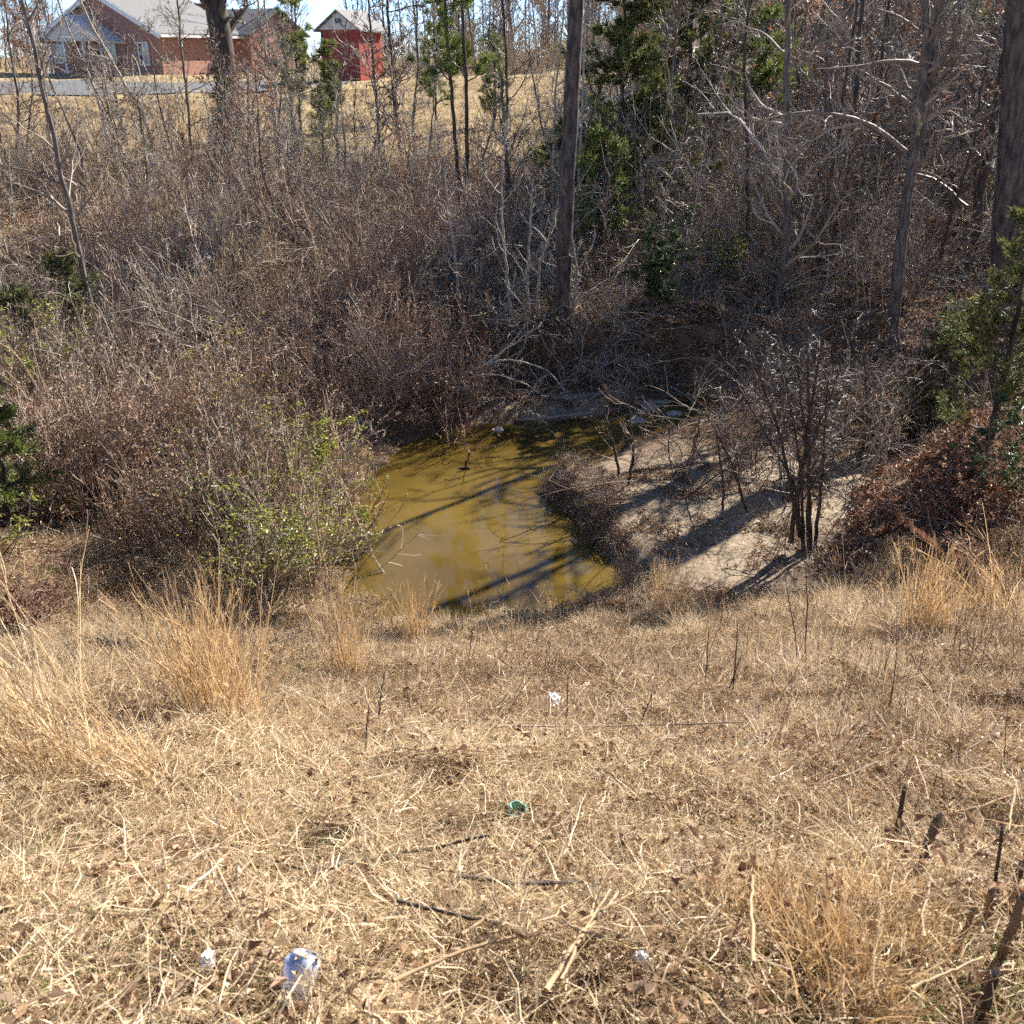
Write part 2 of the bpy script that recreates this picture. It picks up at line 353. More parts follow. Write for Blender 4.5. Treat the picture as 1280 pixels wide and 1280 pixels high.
# ------------------------------------------------------------------ growing curves
def grow(base, d, L, N, wander=.15, up=0.0):
    K = len(base); P = np.zeros((K, N, 3)); P[:, 0] = base; d = nrm(d); st = (np.broadcast_to(L, (K,))/(N-1))[:, None]
    for i in range(1, N):
        d = d+rng.normal(0, wander, (K, 3)); d[:, 2] += up; d = nrm(d); P[:, i] = P[:, i-1]+d*st
    return P
def rad(r0, N, tip=.35):
    return np.asarray(r0)[:, None]*np.linspace(1, tip, N)[None, :]
def spawn(P, R, n, t0, t1, a0, a1, f0, f1, rf, rmin, taper=.55):
    K, N, _ = P.shape; i = np.repeat(np.arange(K), n); t = rng.uniform(t0, t1, len(i)); x = t*(N-1); k = np.clip(x.astype(int), 0, N-2); f = (x-k)[:, None]
    b = P[i, k]*(1-f)+P[i, k+1]*f; T = nrm(P[i, k+1]-P[i, k]); rr = R[i, k]*(1-f[:, 0])+R[i, k+1]*f[:, 0]
    z = rng.normal(0, 1, (len(i), 3)); perp = nrm(z-T*(z*T).sum(1, keepdims=True)); a = rng.uniform(a0, a1, len(i))[:, None]
    d = T*np.cos(a)+perp*np.sin(a); pl = np.linalg.norm(np.diff(P, axis=1), axis=2).sum(1)[i]
    return b, d, pl*rng.uniform(f0, f1, len(i))*(1-taper*t), np.maximum(rr*rf, rmin)
def spline(pts, N, wob=0.0):
    p = np.array(pts, float); t = np.concatenate([[0], np.cumsum(np.linalg.norm(np.diff(p, axis=0), axis=1))]); u = np.linspace(0, t[-1], N)
    q = np.stack([np.interp(u, t, p[:, i]) for i in range(3)], 1)
    for _ in range(2): q[1:-1] = .25*q[:-2]+.5*q[1:-1]+.25*q[2:]
    if wob: q[1:-1] += rng.normal(0, wob, q[1:-1].shape)*[1, 1, .2]
    return q

def bare_tree(trunks, r0, r1=.3, lv=(18, 6, 4), t0=.25, f1=(.18, .38), up=.06, twr=.0022, limbs=(), ang=(.6, 1.2), wander=.14, tintlo=0., sides=9):
    """trunks: list of point lists (relative to the base). Returns the trunk builder and the crown builder"""
    tb = MB(); cb = MB(); Ps = []; Rs = []
    for k, (pts, w) in enumerate(trunks):
        p = spline(pts, 22, min(w*r0*.25, .012))[None]; r = rad([w*r0], 22, r1); r[0, 0] *= 1.25
        tb.tubes(p, r, sides); Ps.append(p); Rs.append(r)
    P = np.concatenate(Ps); R = np.concatenate(Rs)
    b, d, L, r = spawn(P, R, lv[0], t0, .98, *ang, *f1, .5, twr*1.6)
    P1 = grow(b, d, L, 9, wander, up); R1 = rad(r, 9, .3)
    for lp, lr in limbs:
        q = spline(lp, 9, lr*.4)[None]; P1 = np.concatenate([P1, q]); R1 = np.concatenate([R1, rad([lr], 9, .12)])
    cb.tubes(P1, R1, 5, np.where(np.arange(len(P1)) >= len(P1)-len(limbs), .35, rng.random(len(P1))))
    b, d, L, r = spawn(P1, R1, lv[1], .15, 1, .4, 1.1, .3, .6, .6, twr*1.2); P2 = grow(b, d, L, 6, wander*1.2, up*.6); R2 = rad(r, 6, .4); cb.tubes(P2, R2, 3)
    ends = [P2]
    if len(lv) > 2 and lv[2]:
        b, d, L, r = spawn(P2, R2, lv[2], .15, 1, .4, 1.0, .3, .6, .6, twr); P3 = grow(b, d, L, 5, wander*1.2, up*.5); R3 = rad(r, 5, .5); cb.tubes(P3, R3, 3); ends.append(P3)
    return tb, cb, ends
def tip_leaves(cb, ends, n, size, m, droop=.5, t0=.3):
    P = ends[-1]; K, N, _ = P.shape; i = rng.integers(0, K, n); k = rng.integers(int(t0*N), N, n)
    c = P[i, k]+rng.normal(0, .015, (n, 3)); d = rng.normal(0, 1, (n, 3)); d[:, 2] -= droop
    cb.leaves(c, d, rng.normal(0, 1, (n, 3)), size*rng.uniform(.6, 1.3, n), size*.55*rng.uniform(.7, 1.2, n), None, m)
def px_path(pts, base, Y=None):
    """photo pixels of a trunk -> points in the upright plane through its base, relative to the base"""
    out = []
    for a, b in pts:
        r = ray(a, b); p = EYE+r*(base[1]/r[1]); out.append(p-base)
    return out

# ------------------------------------------------------------------ GROUND
def build_ground():
    def axis(lo, hi, fine, c0, c1, g):
        a = list(np.arange(c0, c1, fine)); st = fine; x = c1
        while x < hi: a.append(x); st *= g; x += st
        a.append(hi); st = fine; x = c0-fine; b = []
        while x > lo: b.append(x); st *= g; x -= st
        b.append(lo); return np.array(b[::-1]+a)
    X = axis(-500, 500, .09, -7, 8, 1.05); Y = axis(-60, 700, .09, 1, 18.5, 1.035)
    gx, gy = np.meshgrid(X, Y); gz = H(gx, gy); nx, ny = len(X), len(Y)
    nearw = sst((gy-.5)/1)*sst((12-gy)/2)
    gz = gz+.02*(fbm(gx*4, gy*4, 3)-.4)*nearw*(gz > .1)
    mb = MB(); o = mb._add(np.stack([gx, gy, gz], -1), .5)
    i = np.arange(ny-1)[:, None]*nx+np.arange(nx-1)[None, :]
    mb.q.append(np.stack([i, i+1, i+nx+1, i+nx], -1).reshape(-1, 4)); mb.qm.append(np.zeros(len(mb.q[-1])))
    ob = mb.build('ground', M['ground'], smooth=True); ob['kind'] = 'structure'
    sd = water_sd(gx, gy); n = fbm(gx*.9, gy*.9, 3)
    thatch = sst((near_h(gx, gy)-far_h(gx.ravel(), gy.ravel()).reshape(gx.shape)+.1)/.4)
    cx = gx-3.1; cy = gy-11.7
    sand = sst(1.45-np.hypot(cx/2.3, cy/2.4)+.35*n)*(1-sst((near_h(gx, gy)-.75)/.2))*sst((sd-.10)/.15)*sst((sand_edge(gy)+.35-gx+.5*n)/.5)
    sand = np.maximum(sand, .8*sst((.9-np.hypot((gx+2.9)/1.0, (gy-12.6)/.8)+.4*n)/.3)*(sd > .3))
    sand = np.maximum(sand, .85*sst((1-np.hypot((gx-.6)/2.6, (gy-16.6)/.75)+.5*n)/.3)*(sd > .12))
    field = sst((gy-31+5*n+1.2*np.maximum(gx-1, 0))/4)*sst((5-gx+gy*.02+2*n)/3)
    field = np.maximum(field, sst((gy-24+3*n)/3)*sst((-9-gx+2*n)/2)*.9)
    leafy_clear = sst((1.1-np.hypot((gx+11.6)/3.4, (gy-24.5)/3.8)+.3*n)/.3)
    leafy = sst((gx-3+2*n)/3)*sst((gy-14)/3)*.9+.5*sst(n*3)*(gy > 12)
    leafy = np.maximum(leafy*(1-leafy_clear), 0); field = np.maximum(field, .85*leafy_clear)
    for nm, a in (('thatch', thatch), ('sand', sand), ('field', field), ('leafy', np.clip(leafy, 0, 1))):
        at_ = ob.data.attributes.new(nm, 'FLOAT', 'POINT'); at_.data.foreach_set('value', np.clip(a, 0, 1).astype(np.float32).ravel())
    return ob
build_ground()

def build_water():
    c = WP.mean(0); mb = MB(); n = len(WP); a = WP-0*c
    # widen a little so that the sheet runs into the banks
    e = np.roll(WP, -1, 0)-np.roll(WP, 1, 0); out = nrm(np.stack([e[:, 1], -e[:, 0]], 1)); 
    area = .5*np.sum(WP[:, 0]*np.roll(WP[:, 1], -1)-np.roll(WP[:, 0], -1)*WP[:, 1])
    out = out if area > 0 else -out
    p = WP+out*.32
    me = bpy.data.meshes.new('pond_water')
    import bmesh
    bm = bmesh.new(); vs = [bm.verts.new((*q, 0.012)) for q in p]; f = bm.faces.new(vs if area > 0 else vs[::-1])
    r = bmesh.ops.extrude_face_region(bm, geom=[f]); bmesh.ops.translate(bm, verts=[g for g in r['geom'] if isinstance(g, bmesh.types.BMVert)], vec=(0, 0, -.8))
    bmesh.ops.recalc_face_normals(bm, faces=bm.faces); bmesh.ops.triangulate(bm, faces=bm.faces); bm.to_mesh(me); bm.free()
    me.materials.append(M['water']); o = bpy.data.objects.new('pond_water', me); COL.objects.link(o); o['kind'] = 'structure'
build_water()

def build_road():
    xs = np.linspace(-140, -9.5, 60); mb = MB(); pts = []
    for x in xs:
        for k, y in enumerate(np.linspace(58.5, 68.5, 5)): pts.append((x, y+2.0*sst((x+40)/60), hz(x, y+2.0*float(sst((x+40)/60)))+.06))
    mb._add(np.array(pts), .5); i = np.arange(59)[:, None]*5+np.arange(4)[None]
    mb.q.append(np.stack([i, i+5, i+6, i+1], -1).reshape(-1, 4)); mb.qm.append(np.zeros(len(mb.q[-1])))
    mb.build('road', M['road'])['kind'] = 'structure'
build_road()

# ------------------------------------------------------------------ scatter of uncountable growth
def rot_euler(nv, yaw, tilt=0.0):
    K = len(nv); z = nrm(nv+rng.normal(0, tilt, (K, 3))) if tilt else nv
    x = np.stack([np.cos(yaw), np.sin(yaw), np.zeros(K)], -1); x = nrm(x-z*(x*z).sum(1, keepdims=True)); y = np.cross(z, x)
    sy = np.hypot(x[:, 0], x[:, 1]); return np.stack([np.arctan2(y[:, 2], z[:, 2]), np.arctan2(-x[:, 2], sy), np.arctan2(x[:, 1], x[:, 0])], -1)
def library(name, meshes):
    c = bpy.data.collections.new(name)
    for i, me in enumerate(meshes):
        o = bpy.data.objects.new('%s_%02d' % (name, i), me); c.objects.link(o)
    return c
def scatter(name, lib, P, rot, scl, idx, label, cat):
    me = bpy.data.meshes.new(name); n = len(P); me.vertices.add(n); me.vertices.foreach_set('co', P.astype(np.float32).ravel())
    for nm, ty, key, d in (('rot', 'FLOAT_VECTOR', 'vector', rot), ('scl', 'FLOAT', 'value', scl), ('idx', 'INT', 'value', idx)):
        a = me.attributes.new(nm, ty, 'POINT'); a.data.foreach_set(key, np.ascontiguousarray(d, dtype=np.int32 if ty == 'INT' else np.float32).ravel())
    o = bpy.data.objects.new(name, me); COL.objects.link(o); tag(o, label, cat, None, 'stuff')
    g = bpy.data.node_groups.new(name, 'GeometryNodeTree'); g.interface.new_socket('Geometry', in_out='INPUT', socket_type='NodeSocketGeometry'); g.interface.new_socket('Geometry', in_out='OUTPUT', socket_type='NodeSocketGeometry')
    N = g.nodes; gi = N.new('NodeGroupInput'); go = N.new('NodeGroupOutput'); ip = N.new('GeometryNodeInstanceOnPoints'); ci = N.new('GeometryNodeCollectionInfo')
    ci.inputs['Collection'].default_value = lib; ci.inputs['Separate Children'].default_value = True; ci.inputs['Reset Children'].default_value = True
    def na(nm, ty):
        x = N.new('GeometryNodeInputNamedAttribute'); x.data_type = ty; x.inputs[0].default_value = nm; return x.outputs[0]
    er = N.new('FunctionNodeEulerToRotation'); L = g.links.new
    L(gi.outputs[0], ip.inputs['Points']); L(ci.outputs[0], ip.inputs['Instance']); ip.inputs['Pick Instance'].default_value = True
    L(na('idx', 'INT'), ip.inputs['Instance Index']); L(na('rot', 'FLOAT_VECTOR'), er.inputs[0]); L(er.outputs[0], ip.inputs['Rotation']); L(na('scl', 'FLOAT'), ip.inputs['Scale'])
    L(ip.outputs[0], go.inputs[0]); md = o.modifiers.new('scatter', 'NODES'); md.node_group = g
    return o
def pick(n, x0, x1, y0, y1, dens=None):
    x = rng.uniform(x0, x1, n); y = rng.uniform(y0, y1, n)
    if dens is not None: k = rng.random(n) < dens(x, y); x, y = x[k], y[k]
    return x, y
def put(name, lib, nvar, x, y, s0, s1, label, cat, tilt=.1, align=1.0, dz=0.0, yaw=6.283):
    P = np.stack([x, y, H(x, y)+dz], -1); nv = normals(x, y); up = np.zeros_like(nv); up[:, 2] = 1
    return scatter(name, lib, P, rot_euler(nrm(nv*align+up*(1-align)), rng.uniform(-yaw/2, yaw/2, len(x)), tilt), rng.uniform(s0, s1, len(x)), rng.integers(0, nvar, len(x)) if np.isscalar(nvar) else nvar, label, cat)
def disc(n, r): 
    a = rng.uniform(0, 6.283, n); q = r*np.sqrt(rng.random(n)); return np.stack([q*np.cos(a), q*np.sin(a), np.zeros(n)], -1)
def hdir(n, el0, el1):
    a = rng.uniform(0, 6.283, n); e = rng.uniform(el0, el1, n); return np.stack([np.cos(a)*np.cos(e), np.sin(a)*np.cos(e), np.sin(e)], -1)
def side_of(P):
    d = P[:, -1]-P[:, 0]; z = rng.normal(0, 1, d.shape); return nrm(np.cross(d, z))

def blades(n, r, L0, L1, e0, e1, w0, w1, up, N=5, wander=.22, m=0, mb=None, z=.0):
    mb = mb or MB(); b = disc(n, r); b[:, 2] += z*rng.random(n)
    P = grow(b, hdir(n, e0, e1), rng.uniform(L0, L1, n), N, wander, up); P[:, :, 2] = np.maximum(P[:, :, 2], .004)
    w = rng.uniform(w0, w1, n)[:, None]*np.array([.7, 1, .9, .6, .15])[:N]
    return mb.ribbons(P, w, side_of(P), None, m)
def mk(fn, n): return [fn(i) for i in range(n)]
def tile(n, w, gaps=None, thr=.0):
    """n random spots on a square tile, thinned where a noise field is low so that bare gaps stay"""
    p = np.zeros((0, 3))
    while len(p) < n:
        q = np.zeros((n*2, 3)); q[:, :2] = rng.uniform(-w/2, w/2, (n*2, 2))
        if gaps is not None: q = q[fbm(q[:, 0]*gaps[0]+gaps[1], q[:, 1]*gaps[0]+gaps[1]*2, 2) > thr*rng.random(len(q))*2-.25+thr]
        p = np.concatenate([p, q])
    return p[:n]
def strands(mb, b, L0, L1, e0, e1, w0, w1, up, m, N=4, wander=.2, comb=None, floor=.004):
    n = len(b); d = hdir(n, e0, e1)
    if comb is not None: d = nrm(d+comb)
    P = grow(b, d, rng.uniform(L0, L1, n), N, wander, up); P[:, :, 2] = np.maximum(P[:, :, 2], floor+.02*rng.random((n, 1)))
    w = rng.uniform(w0, w1, n)[:, None]*np.interp(np.linspace(0, 1, N), [0, .4, 1], [.75, 1, .2]); mb.ribbons(P, w, side_of(P), None, m)
def thatch(i):
    """0-3 pale matted straw, 4-6 brown broken weeds, 7-8 short and greenish"""
    mb = MB(); W_ = .85; g = (5.5, i*7.3); cb = np.array([rng.normal(0, .35), rng.normal(0, .35), 0]); kind = 0 if i < 4 else 1 if i < 7 else 2
    def spots(n, z, th=.05): q = tile(n, W_, g, th); q[:, 2] = z*rng.random(n); return q
    A = (1900, 500, 700)[kind]; B = (1300, 2300, 1700)[kind]; cb = np.array([rng.normal(0, .25), .75, 0])
    strands(mb, spots(A, .05), .04, .17, -.2, .45, .0014, .0038, -.05, 0, 4, .38, cb)
    strands(mb, spots(B, .04), .02, .10, -.2, .7, .0014, .0036, -.03, 1, 4, .4, cb*.5)
    strands(mb, spots((120, 330, 200)[kind], .02), .05, .16, .6, 1.4, .0014, .0028, -.05, (0, 1, 1)[kind], 4, .22)
    if kind == 0: strands(mb, spots(10, .06), .14, .34, -.05, .2, .0026, .0052, -.01, 0, 6, .10, cb)
    n = (420, 620, 520)[kind]; c = tile(n, W_); c[:, 2] = rng.uniform(.002, .045, n); mb.leaves(c, hdir(n, -.3, .7), hdir(n, .2, 1.5), rng.uniform(.012, .045, n), rng.uniform(.008, .026, n), None, 2, .4)
    n = 14; c = tile(n, W_); c[:, 2] = rng.uniform(.0, .03, n); mb.leaves(c, hdir(n, -.2, .7), hdir(n, .2, 1.5), rng.uniform(.03, .055, n), rng.uniform(.015, .03, n), None, 2, .6)
    k = (25, 40, 420)[kind]; c0 = tile(5, W_*.8); c = c0[rng.integers(0, 5, k)]+rng.normal(0, .08, (k, 3))*[1, 1, 0]; strands(mb, c, .025, .075, .2, 1.3, .003, .007, -.05, 3, 4)
    m = (9, 40, 12)[kind]; b = tile(m, W_); b[:, 2] = .02; P = grow(b, hdir(m, -.05, (.3, 1.3, .4)[kind]), rng.uniform(.08, .30, m), 5, .14, 0); P[:, :, 2] = np.maximum(P[:, :, 2], .01); mb.tubes(P, rad(rng.uniform(.0015, .0035, m), 5, .5), 3, None, 4)
    return mb.mesh('thatch', [M['straw'], M['strawgrey'], M['litter'], M['green'], M['twig']])
def bushgrass(i):
    mb = MB(); c0 = tile(11, .9); q = c0[rng.integers(0, 11, 520)]+rng.normal(0, .05, (520, 3))*[1, 1, 0]
    strands(mb, q, .12, .36, .6, 1.45, .0020, .0042, -.07, 0, 5, .22); q = tile(330, .9); strands(mb, q, .10, .30, .1, 1.2, .0016, .0034, -.06, 1, 5, .3)
    return mb.mesh('rank grass', [M['straw'], M['strawgrey']])
def weeds(i):
    mb = MB(); b = disc(7, .3); P = grow(b, hdir(7, 1.1, 1.55), rng.uniform(.3, .75, 7), 7, .06, .02); R = rad(rng.uniform(.0022, .004, 7), 7, .4)
    mb.tubes(P, R, 4, None, 0); bb, d, L, r = spawn(P, R, 5, .35, 1, .5, 1.1, .15, .35, .6, .0011); Q = grow(bb, d, L, 4, .15, .05); mb.tubes(Q, rad(r, 4, .6), 3, None, 0)
    n = 18; i2 = rng.integers(0, len(Q), n); mb.leaves(Q[i2, 3], hdir(n, -1, 1), hdir(n, -1, 1), .018, .012, None, 1)
    return mb.mesh('weed stalks', [M['twig'], M['litter']])
def brushf(h0, h1, n, mats, leafn, tw=.0055, w=1.5, sub=6, lean=.85, tmin=.0018):
    def f(i):
        mb = MB(); c0 = tile(14, w); k = n//2; b = np.concatenate([tile(n-k, w), c0[rng.integers(0, 14, k)]+rng.normal(0, .09, (k, 3))*[1, 1, 0]]); a = rng.uniform(0, 6.283, n); ln = rng.uniform(lean, 1.5, n)
        b[:, 2] = -.15; d = np.stack([np.cos(a)*np.cos(ln), np.sin(a)*np.cos(ln), np.sin(ln)], -1); hh = rng.uniform(h0, h1, n)*(1+.35*fbm(b[:, 0]*1.6+i*3, b[:, 1]*1.6, 2))
        P = grow(b, d, hh, 6, .11, .02); R = rad(rng.uniform(tw*.5, tw, n), 6, .4); mb.tubes(P, R, 3, None, 0)
        bb, d, L, r = spawn(P, R, sub, .25, 1, .3, .9, .15, .45, .6, tmin); Q = grow(bb, d, L, 4, .2, .05); mb.tubes(Q, rad(r, 4, .6), 3, None, 0)
        if leafn:
            kk = rng.integers(0, len(Q), leafn); j = rng.integers(1, 4, leafn); mb.leaves(Q[kk, j], hdir(leafn, -1.3, .5), hdir(leafn, -1, 1), rng.uniform(.02, .05, leafn), rng.uniform(.012, .026, leafn), None, 1, .4)
        return mb.mesh('brush', [M[q] for q in mats])
    return f
def bramble(i):
    mb = MB(); n = 52; b = tile(n, 1.5); b[:, 2] = -.1; P = grow(b, hdir(n, .6, 1.4), rng.uniform(.8, 1.8, n), 10, .16, -.15); P[:, :, 2] = np.maximum(P[:, :, 2], .0+.3*rng.random((n, 1)))
    R = rad(rng.uniform(.002, .005, n), 10, .4); mb.tubes(P, R, 3, None, 0)
    bb, d, L, r = spawn(P, R, 6, .1, 1, .5, 1.3, .1, .3, .6, .0015); Q = grow(bb, d, L, 4, .28, 0); mb.tubes(Q, rad(r, 4, .6), 3, None, 0)
    nl = 170; k = rng.integers(0, len(Q), nl); mb.leaves(Q[k, 3], hdir(nl, -1, .5), hdir(nl, -1, 1), rng.uniform(.02, .055, nl), .026, None, 1)
    return mb.mesh('bramble', [M['twiggrey'], M['litter']])
def deadwood(i):
    mb = MB(); n = 5; b = disc(n, .4); P = grow(b, hdir(n, .0, .9), rng.uniform(.8, 1.6, n), 9, .22, -.03); P[:, :, 2] = np.maximum(P[:, :, 2], .02); R = rad(rng.uniform(.005, .012, n), 9, .3); mb.tubes(P, R, 5, None, 0)
    bb, d, L, r = spawn(P, R, 6, .2, 1, .4, 1.0, .25, .5, .6, .002); Q = grow(bb, d, L, 6, .2, .02); Rq = rad(r, 6, .5); mb.tubes(Q, Rq, 3, None, 0)
    bb, d, L, r = spawn(Q, Rq, 3, .2, 1, .4, 1.0, .25, .5, .6, .0016); Q = grow(bb, d, L, 4, .2, .02); mb.tubes(Q, rad(r, 4, .5), 3, None, 0)
    return mb.mesh('dead branches', [M['twigwhite' if i % 2 else 'twiggrey']])
def arching(i):
    mb = MB(); n = 6; b = disc(n, .3); b[:, 2] = -.1; P = grow(b, hdir(n, .85, 1.45), rng.uniform(1.4, 2.8, n), 12, .13, -.075); R_ = rad(rng.uniform(.009, .017, n), 12, .25); mb.tubes(P, R_, 5, None, 0)
    bb, d, L, r = spawn(P, R_, 9, .2, 1, .35, .9, .22, .5, .6, .0048); Q = grow(bb, d, L, 7, .17, -.01); Rq = rad(r, 7, .45); mb.tubes(Q, Rq, 4, None, 0)
    bb, d, L, r = spawn(Q, Rq, 4, .2, 1, .4, 1.0, .3, .6, .6, .0034); Q = grow(bb, d, L, 5, .2, -.01); mb.tubes(Q, rad(r, 5, .5), 3, None, 0)
    return mb.mesh('arching branches', [M[('twigwhite', 'twiggrey', 'twigpale', 'twig')[i % 4]]])
def leafpile(red):
    def f(i):
        mb = MB(); n = 520; c = tile(n, 1.1, (3.5, i*5.1), .05); c[:, 2] = rng.uniform(.004, .06, n)
        mb.leaves(c, hdir(n, -.4, .7), hdir(n, .2, 1.5), rng.uniform(.03, .095, n), rng.uniform(.02, .06, n), None, 0, .4)
        k = 34; b = tile(k, 1.1); b[:, 2] = .03; P = grow(b, hdir(k, -.1, .5), rng.uniform(.1, .5, k), 5, .15, 0); mb.tubes(P, rad(rng.uniform(.0015, .0045, k), 5, .5), 3, None, 1)
        return mb.mesh('leaf litter', [M['redlitter' if red else 'litter'], M['twiggrey']])
    return f
def fieldgrass(i):
    mb = MB(); strands(mb, tile(260, 1.6), .06, .18, .3, 1.4, .006, .014, -.03, 0, 3); return mb.mesh('field grass', [M['strawgrey']])
LT = library('thatch_clump', mk(thatch, 9)); LG = library('rank_clump', mk(bushgrass, 5)); LW = library('weed_clump', mk(weeds, 6))
LB = library('brush_clump', mk(brushf(.5, 1.35, 150, ('twig', 'bud'), 1100, .0095, 1.5, 7, .75, .0026), 4)+mk(brushf(.5, 1.2, 120, ('twiggrey', 'bud'), 400, .010, 1.5, 8, .6, .0026), 2)+mk(brushf(.4, 1.3, 130, ('twig', 'litter'), 1500, .009, 1.5, 7, .7, .0026), 1))
LS = library('shoot_clump', mk(brushf(1.0, 3.4, 18, ('twiggrey', 'bud'), 260, .015, 1.6, 14, .9, .0036), 2)+mk(brushf(1.0, 3.0, 16, ('twig', 'rustleaf'), 330, .014, 1.6, 14, .9, .0036), 1)+mk(brushf(1.0, 3.0, 14, ('twigwhite', 'rustleaf'), 120, .012, 1.6, 18, .85, .0032), 1)+mk(brushf(.8, 2.2, 22, ('twig', 'privet'), 800, .010, 1.6, 16, .9, .0028), 1))
LR = library('bramble_clump', mk(bramble, 5)); LD = library('deadwood_clump', mk(deadwood, 6)); LL = library('litter_clump', mk(leafpile(False), 5)); LX = library('redlitter_clump', mk(leafpile(True), 3))
LF = library('field_clump', mk(fieldgrass, 4)); LA = library('arching_clump', mk(arching, 8))

def in_near(x, y): 
    return near_h(x, y) > far_h(x, y)-.05
def cone(x, y, mrg=1.2): return np.abs(x) < .58*y+mrg
def grid(x0, x1, y0, y1, st, dens):
    gx, gy = np.meshgrid(np.arange(x0, x1, st), np.arange(y0, y1, st)); x = gx.ravel()+rng.uniform(-.35, .35, gx.size)*st; y = gy.ravel()+rng.uniform(-.35, .35, gx.size)*st
    k = rng.random(len(x)) < dens(x, y); return x[k], y[k]
# foreground thatch
x, y = grid(-7.5, 7.8, .5, 10.3, .43, lambda x, y: (cone(x, y) & in_near(x, y) & (water_sd(x, y) > .15)).astype(float))
zone = fbm(x*.75+3, y*.75+11, 3)+.28*sst((y-4.2)/1.2)*sst((8.6-y)/1)-.22*sst((3.4-y)/1)+rng.normal(0, .10, len(x))
gi = np.where(zone < .12, rng.integers(0, 4, len(x)), rng.integers(4, 7, len(x))); gi = np.where(fbm(x*.9+40, y*.9, 2)+rng.normal(0, .08, len(x)) > .25, rng.integers(7, 9, len(x)), gi)
put('dry_grass', LT, gi, x, y, .85, 1.15, 'matted dry straw grass covering the near slope', 'grass', .05, yaw=2.4)
x, y = grid(-7.5, 7.8, 3.9, 10.2, .55, lambda x, y: cone(x, y)*in_near(x, y)*(water_sd(x, y) > .3)*np.clip(.05+.45*sst((y-4.4)/2)+.7*fbm(x*.9, y*.9, 2)+.5*sst((-x-1)/2)+.5*sst((x-2.5)/1)*sst((y-7)/1), 0, 1))
put('rank_grass', LG, 5, x, y, .55, 1.1, 'taller rank straw grass on the lower part of the near slope', 'grass', .1, .6)
x, y = pick(420, -7, 7.5, 4.2, 10, lambda x, y: cone(x, y)*in_near(x, y)*(water_sd(x, y) > .1)*np.clip(.25+.9*fbm(x*.7+4, y*.7, 2)+.3*sst((x-1)/2), 0, 1))
put('weed_stalks', LW, 6, x, y, .5, 1.0, 'thin brown dead weed stalks standing in the straw', 'weeds', .1, .2)
x, y = grid(-2.5, 3.5, .8, 4.2, .6, lambda x, y: cone(x, y, .4)*(.12+.6*sst((x-.5)/1)))
put('leaf_litter', LL, 5, x, y, .35, .55, 'scattered dead leaves in the straw beside the cut stubs', 'leaves', .05, dz=.01)
x, y = grid(-3.2, 3.2, 8.2, 10.4, .26, lambda x, y: ((water_sd(x, y) > -.02) & (water_sd(x, y) < .55))*(y < 10.1)*(in_near(x, y) | (x < 1.6))*.8)
put('shore_grass', LG, 5, x, y, .35, .7, 'ragged straw grass hanging along the near shore of the pond', 'grass', .2, .5)
x, y = pick(70, -3.5, 5, 7.6, 9.8, lambda x, y: (water_sd(x, y) > .05)*in_near(x, y)*.9)
put('shore_weeds', LW, 6, x, y, .7, 1.25, 'dead weed stalks standing along the near shore', 'weeds', .1, .2)
# left brush thicket
def clearing(x, y): return sst((np.hypot((x+11.6)/3.4, (y-24.5)/3.8)-.75)/.4)*sst((np.hypot((x-.3)/2.0, (y-16.7)/.75)-.7)/.3)
x, y = grid(-15.5, -8, 20.5, 28.5, .9, lambda x, y: 1-clearing(x, y))
put('clearing_litter', LL, 5, x, y, .7, 1.1, 'tan dead leaves on the sunlit clearing at the far left', 'leaves', .08)
def d_thicket(x, y): return (water_sd(x, y) > .5)*np.clip(.72+1.5*fbm(x*.5, y*.5, 3), .0, 1)*sst((1.6-x+.25*(y-16))/1.5)*clearing(x, y)*(~in_near(x, y))*cone(x, y, 2)*sst((y-11.2-.5*np.clip(-x-5, 0, 4))/1.2)
x, y = grid(-18, 4, 10.6, 29, .95, d_thicket)
bz = fbm(x*.28+31, y*.28+5, 2)+rng.normal(0, .12, len(x)); bi = np.where(bz > .16, rng.integers(4, 6, len(x)), np.where(bz < -.22, 6, rng.integers(0, 4, len(x))))
put('brush_thicket', LB, bi, x, y, .55, 1.45, 'pinkish brown leafless brush covering the bank left of the pond', 'brush', .1, .3)
x, y = grid(-6.8, -1.5, 9.4, 13.0, .75, lambda x, y: (water_sd(x, y) > .3)*(~in_near(x, y))*np.clip(.75+1.2*fbm(x*.8, y*.8, 2), .1, 1)*sst((x+7.2-.0*y)/1)*sst((y-9.2-.35*np.clip(-x-3, 0, 4))/.7))
put('shelf_brush', LB, 7, x, y, .9, 1.45, 'tall pinkish bare brush overhanging the left edge of the pond', 'brush', .1, .2)
x, y = grid(-22, 8, 16.6, 36, 1.15, lambda x, y: (water_sd(x, y) > .6)*cone(x, y, 2)*np.clip(.42+1.3*fbm(x*.4+7, y*.4, 3), 0, 1)*sst((36-y)/6)*clearing(x, y)*np.where((x > -1.5) & (x < 5) & (y < 20), .5, 1))
put('bramble_tangle', LR, 5, x, y, .7, 1.25, 'grey bramble tangle over the far bank behind the pond', 'brambles', .1, .3)
x, y = grid(-24, 7, 18.5, 33, 1.2, lambda x, y: cone(x, y, 2)*np.clip(.30+1.1*fbm(x*.35+2, y*.35+8, 3), 0, 1)*clearing(x, y)*np.where((x > -1) & (x < 4) & (y < 23), .2, 1))
put('tall_shoots', LS, 5, x, y, .6, 1.1, 'tall thin bare shoots rising between brush and field', 'shoots', .06, .1)
x, y = pick(900, -9, 9, 14.8, 27, lambda x, y: (water_sd(x, y) > .25)*cone(x, y, 2)*np.where((x > -3) & (x < 5) & (y < 20.5), 1, .4))
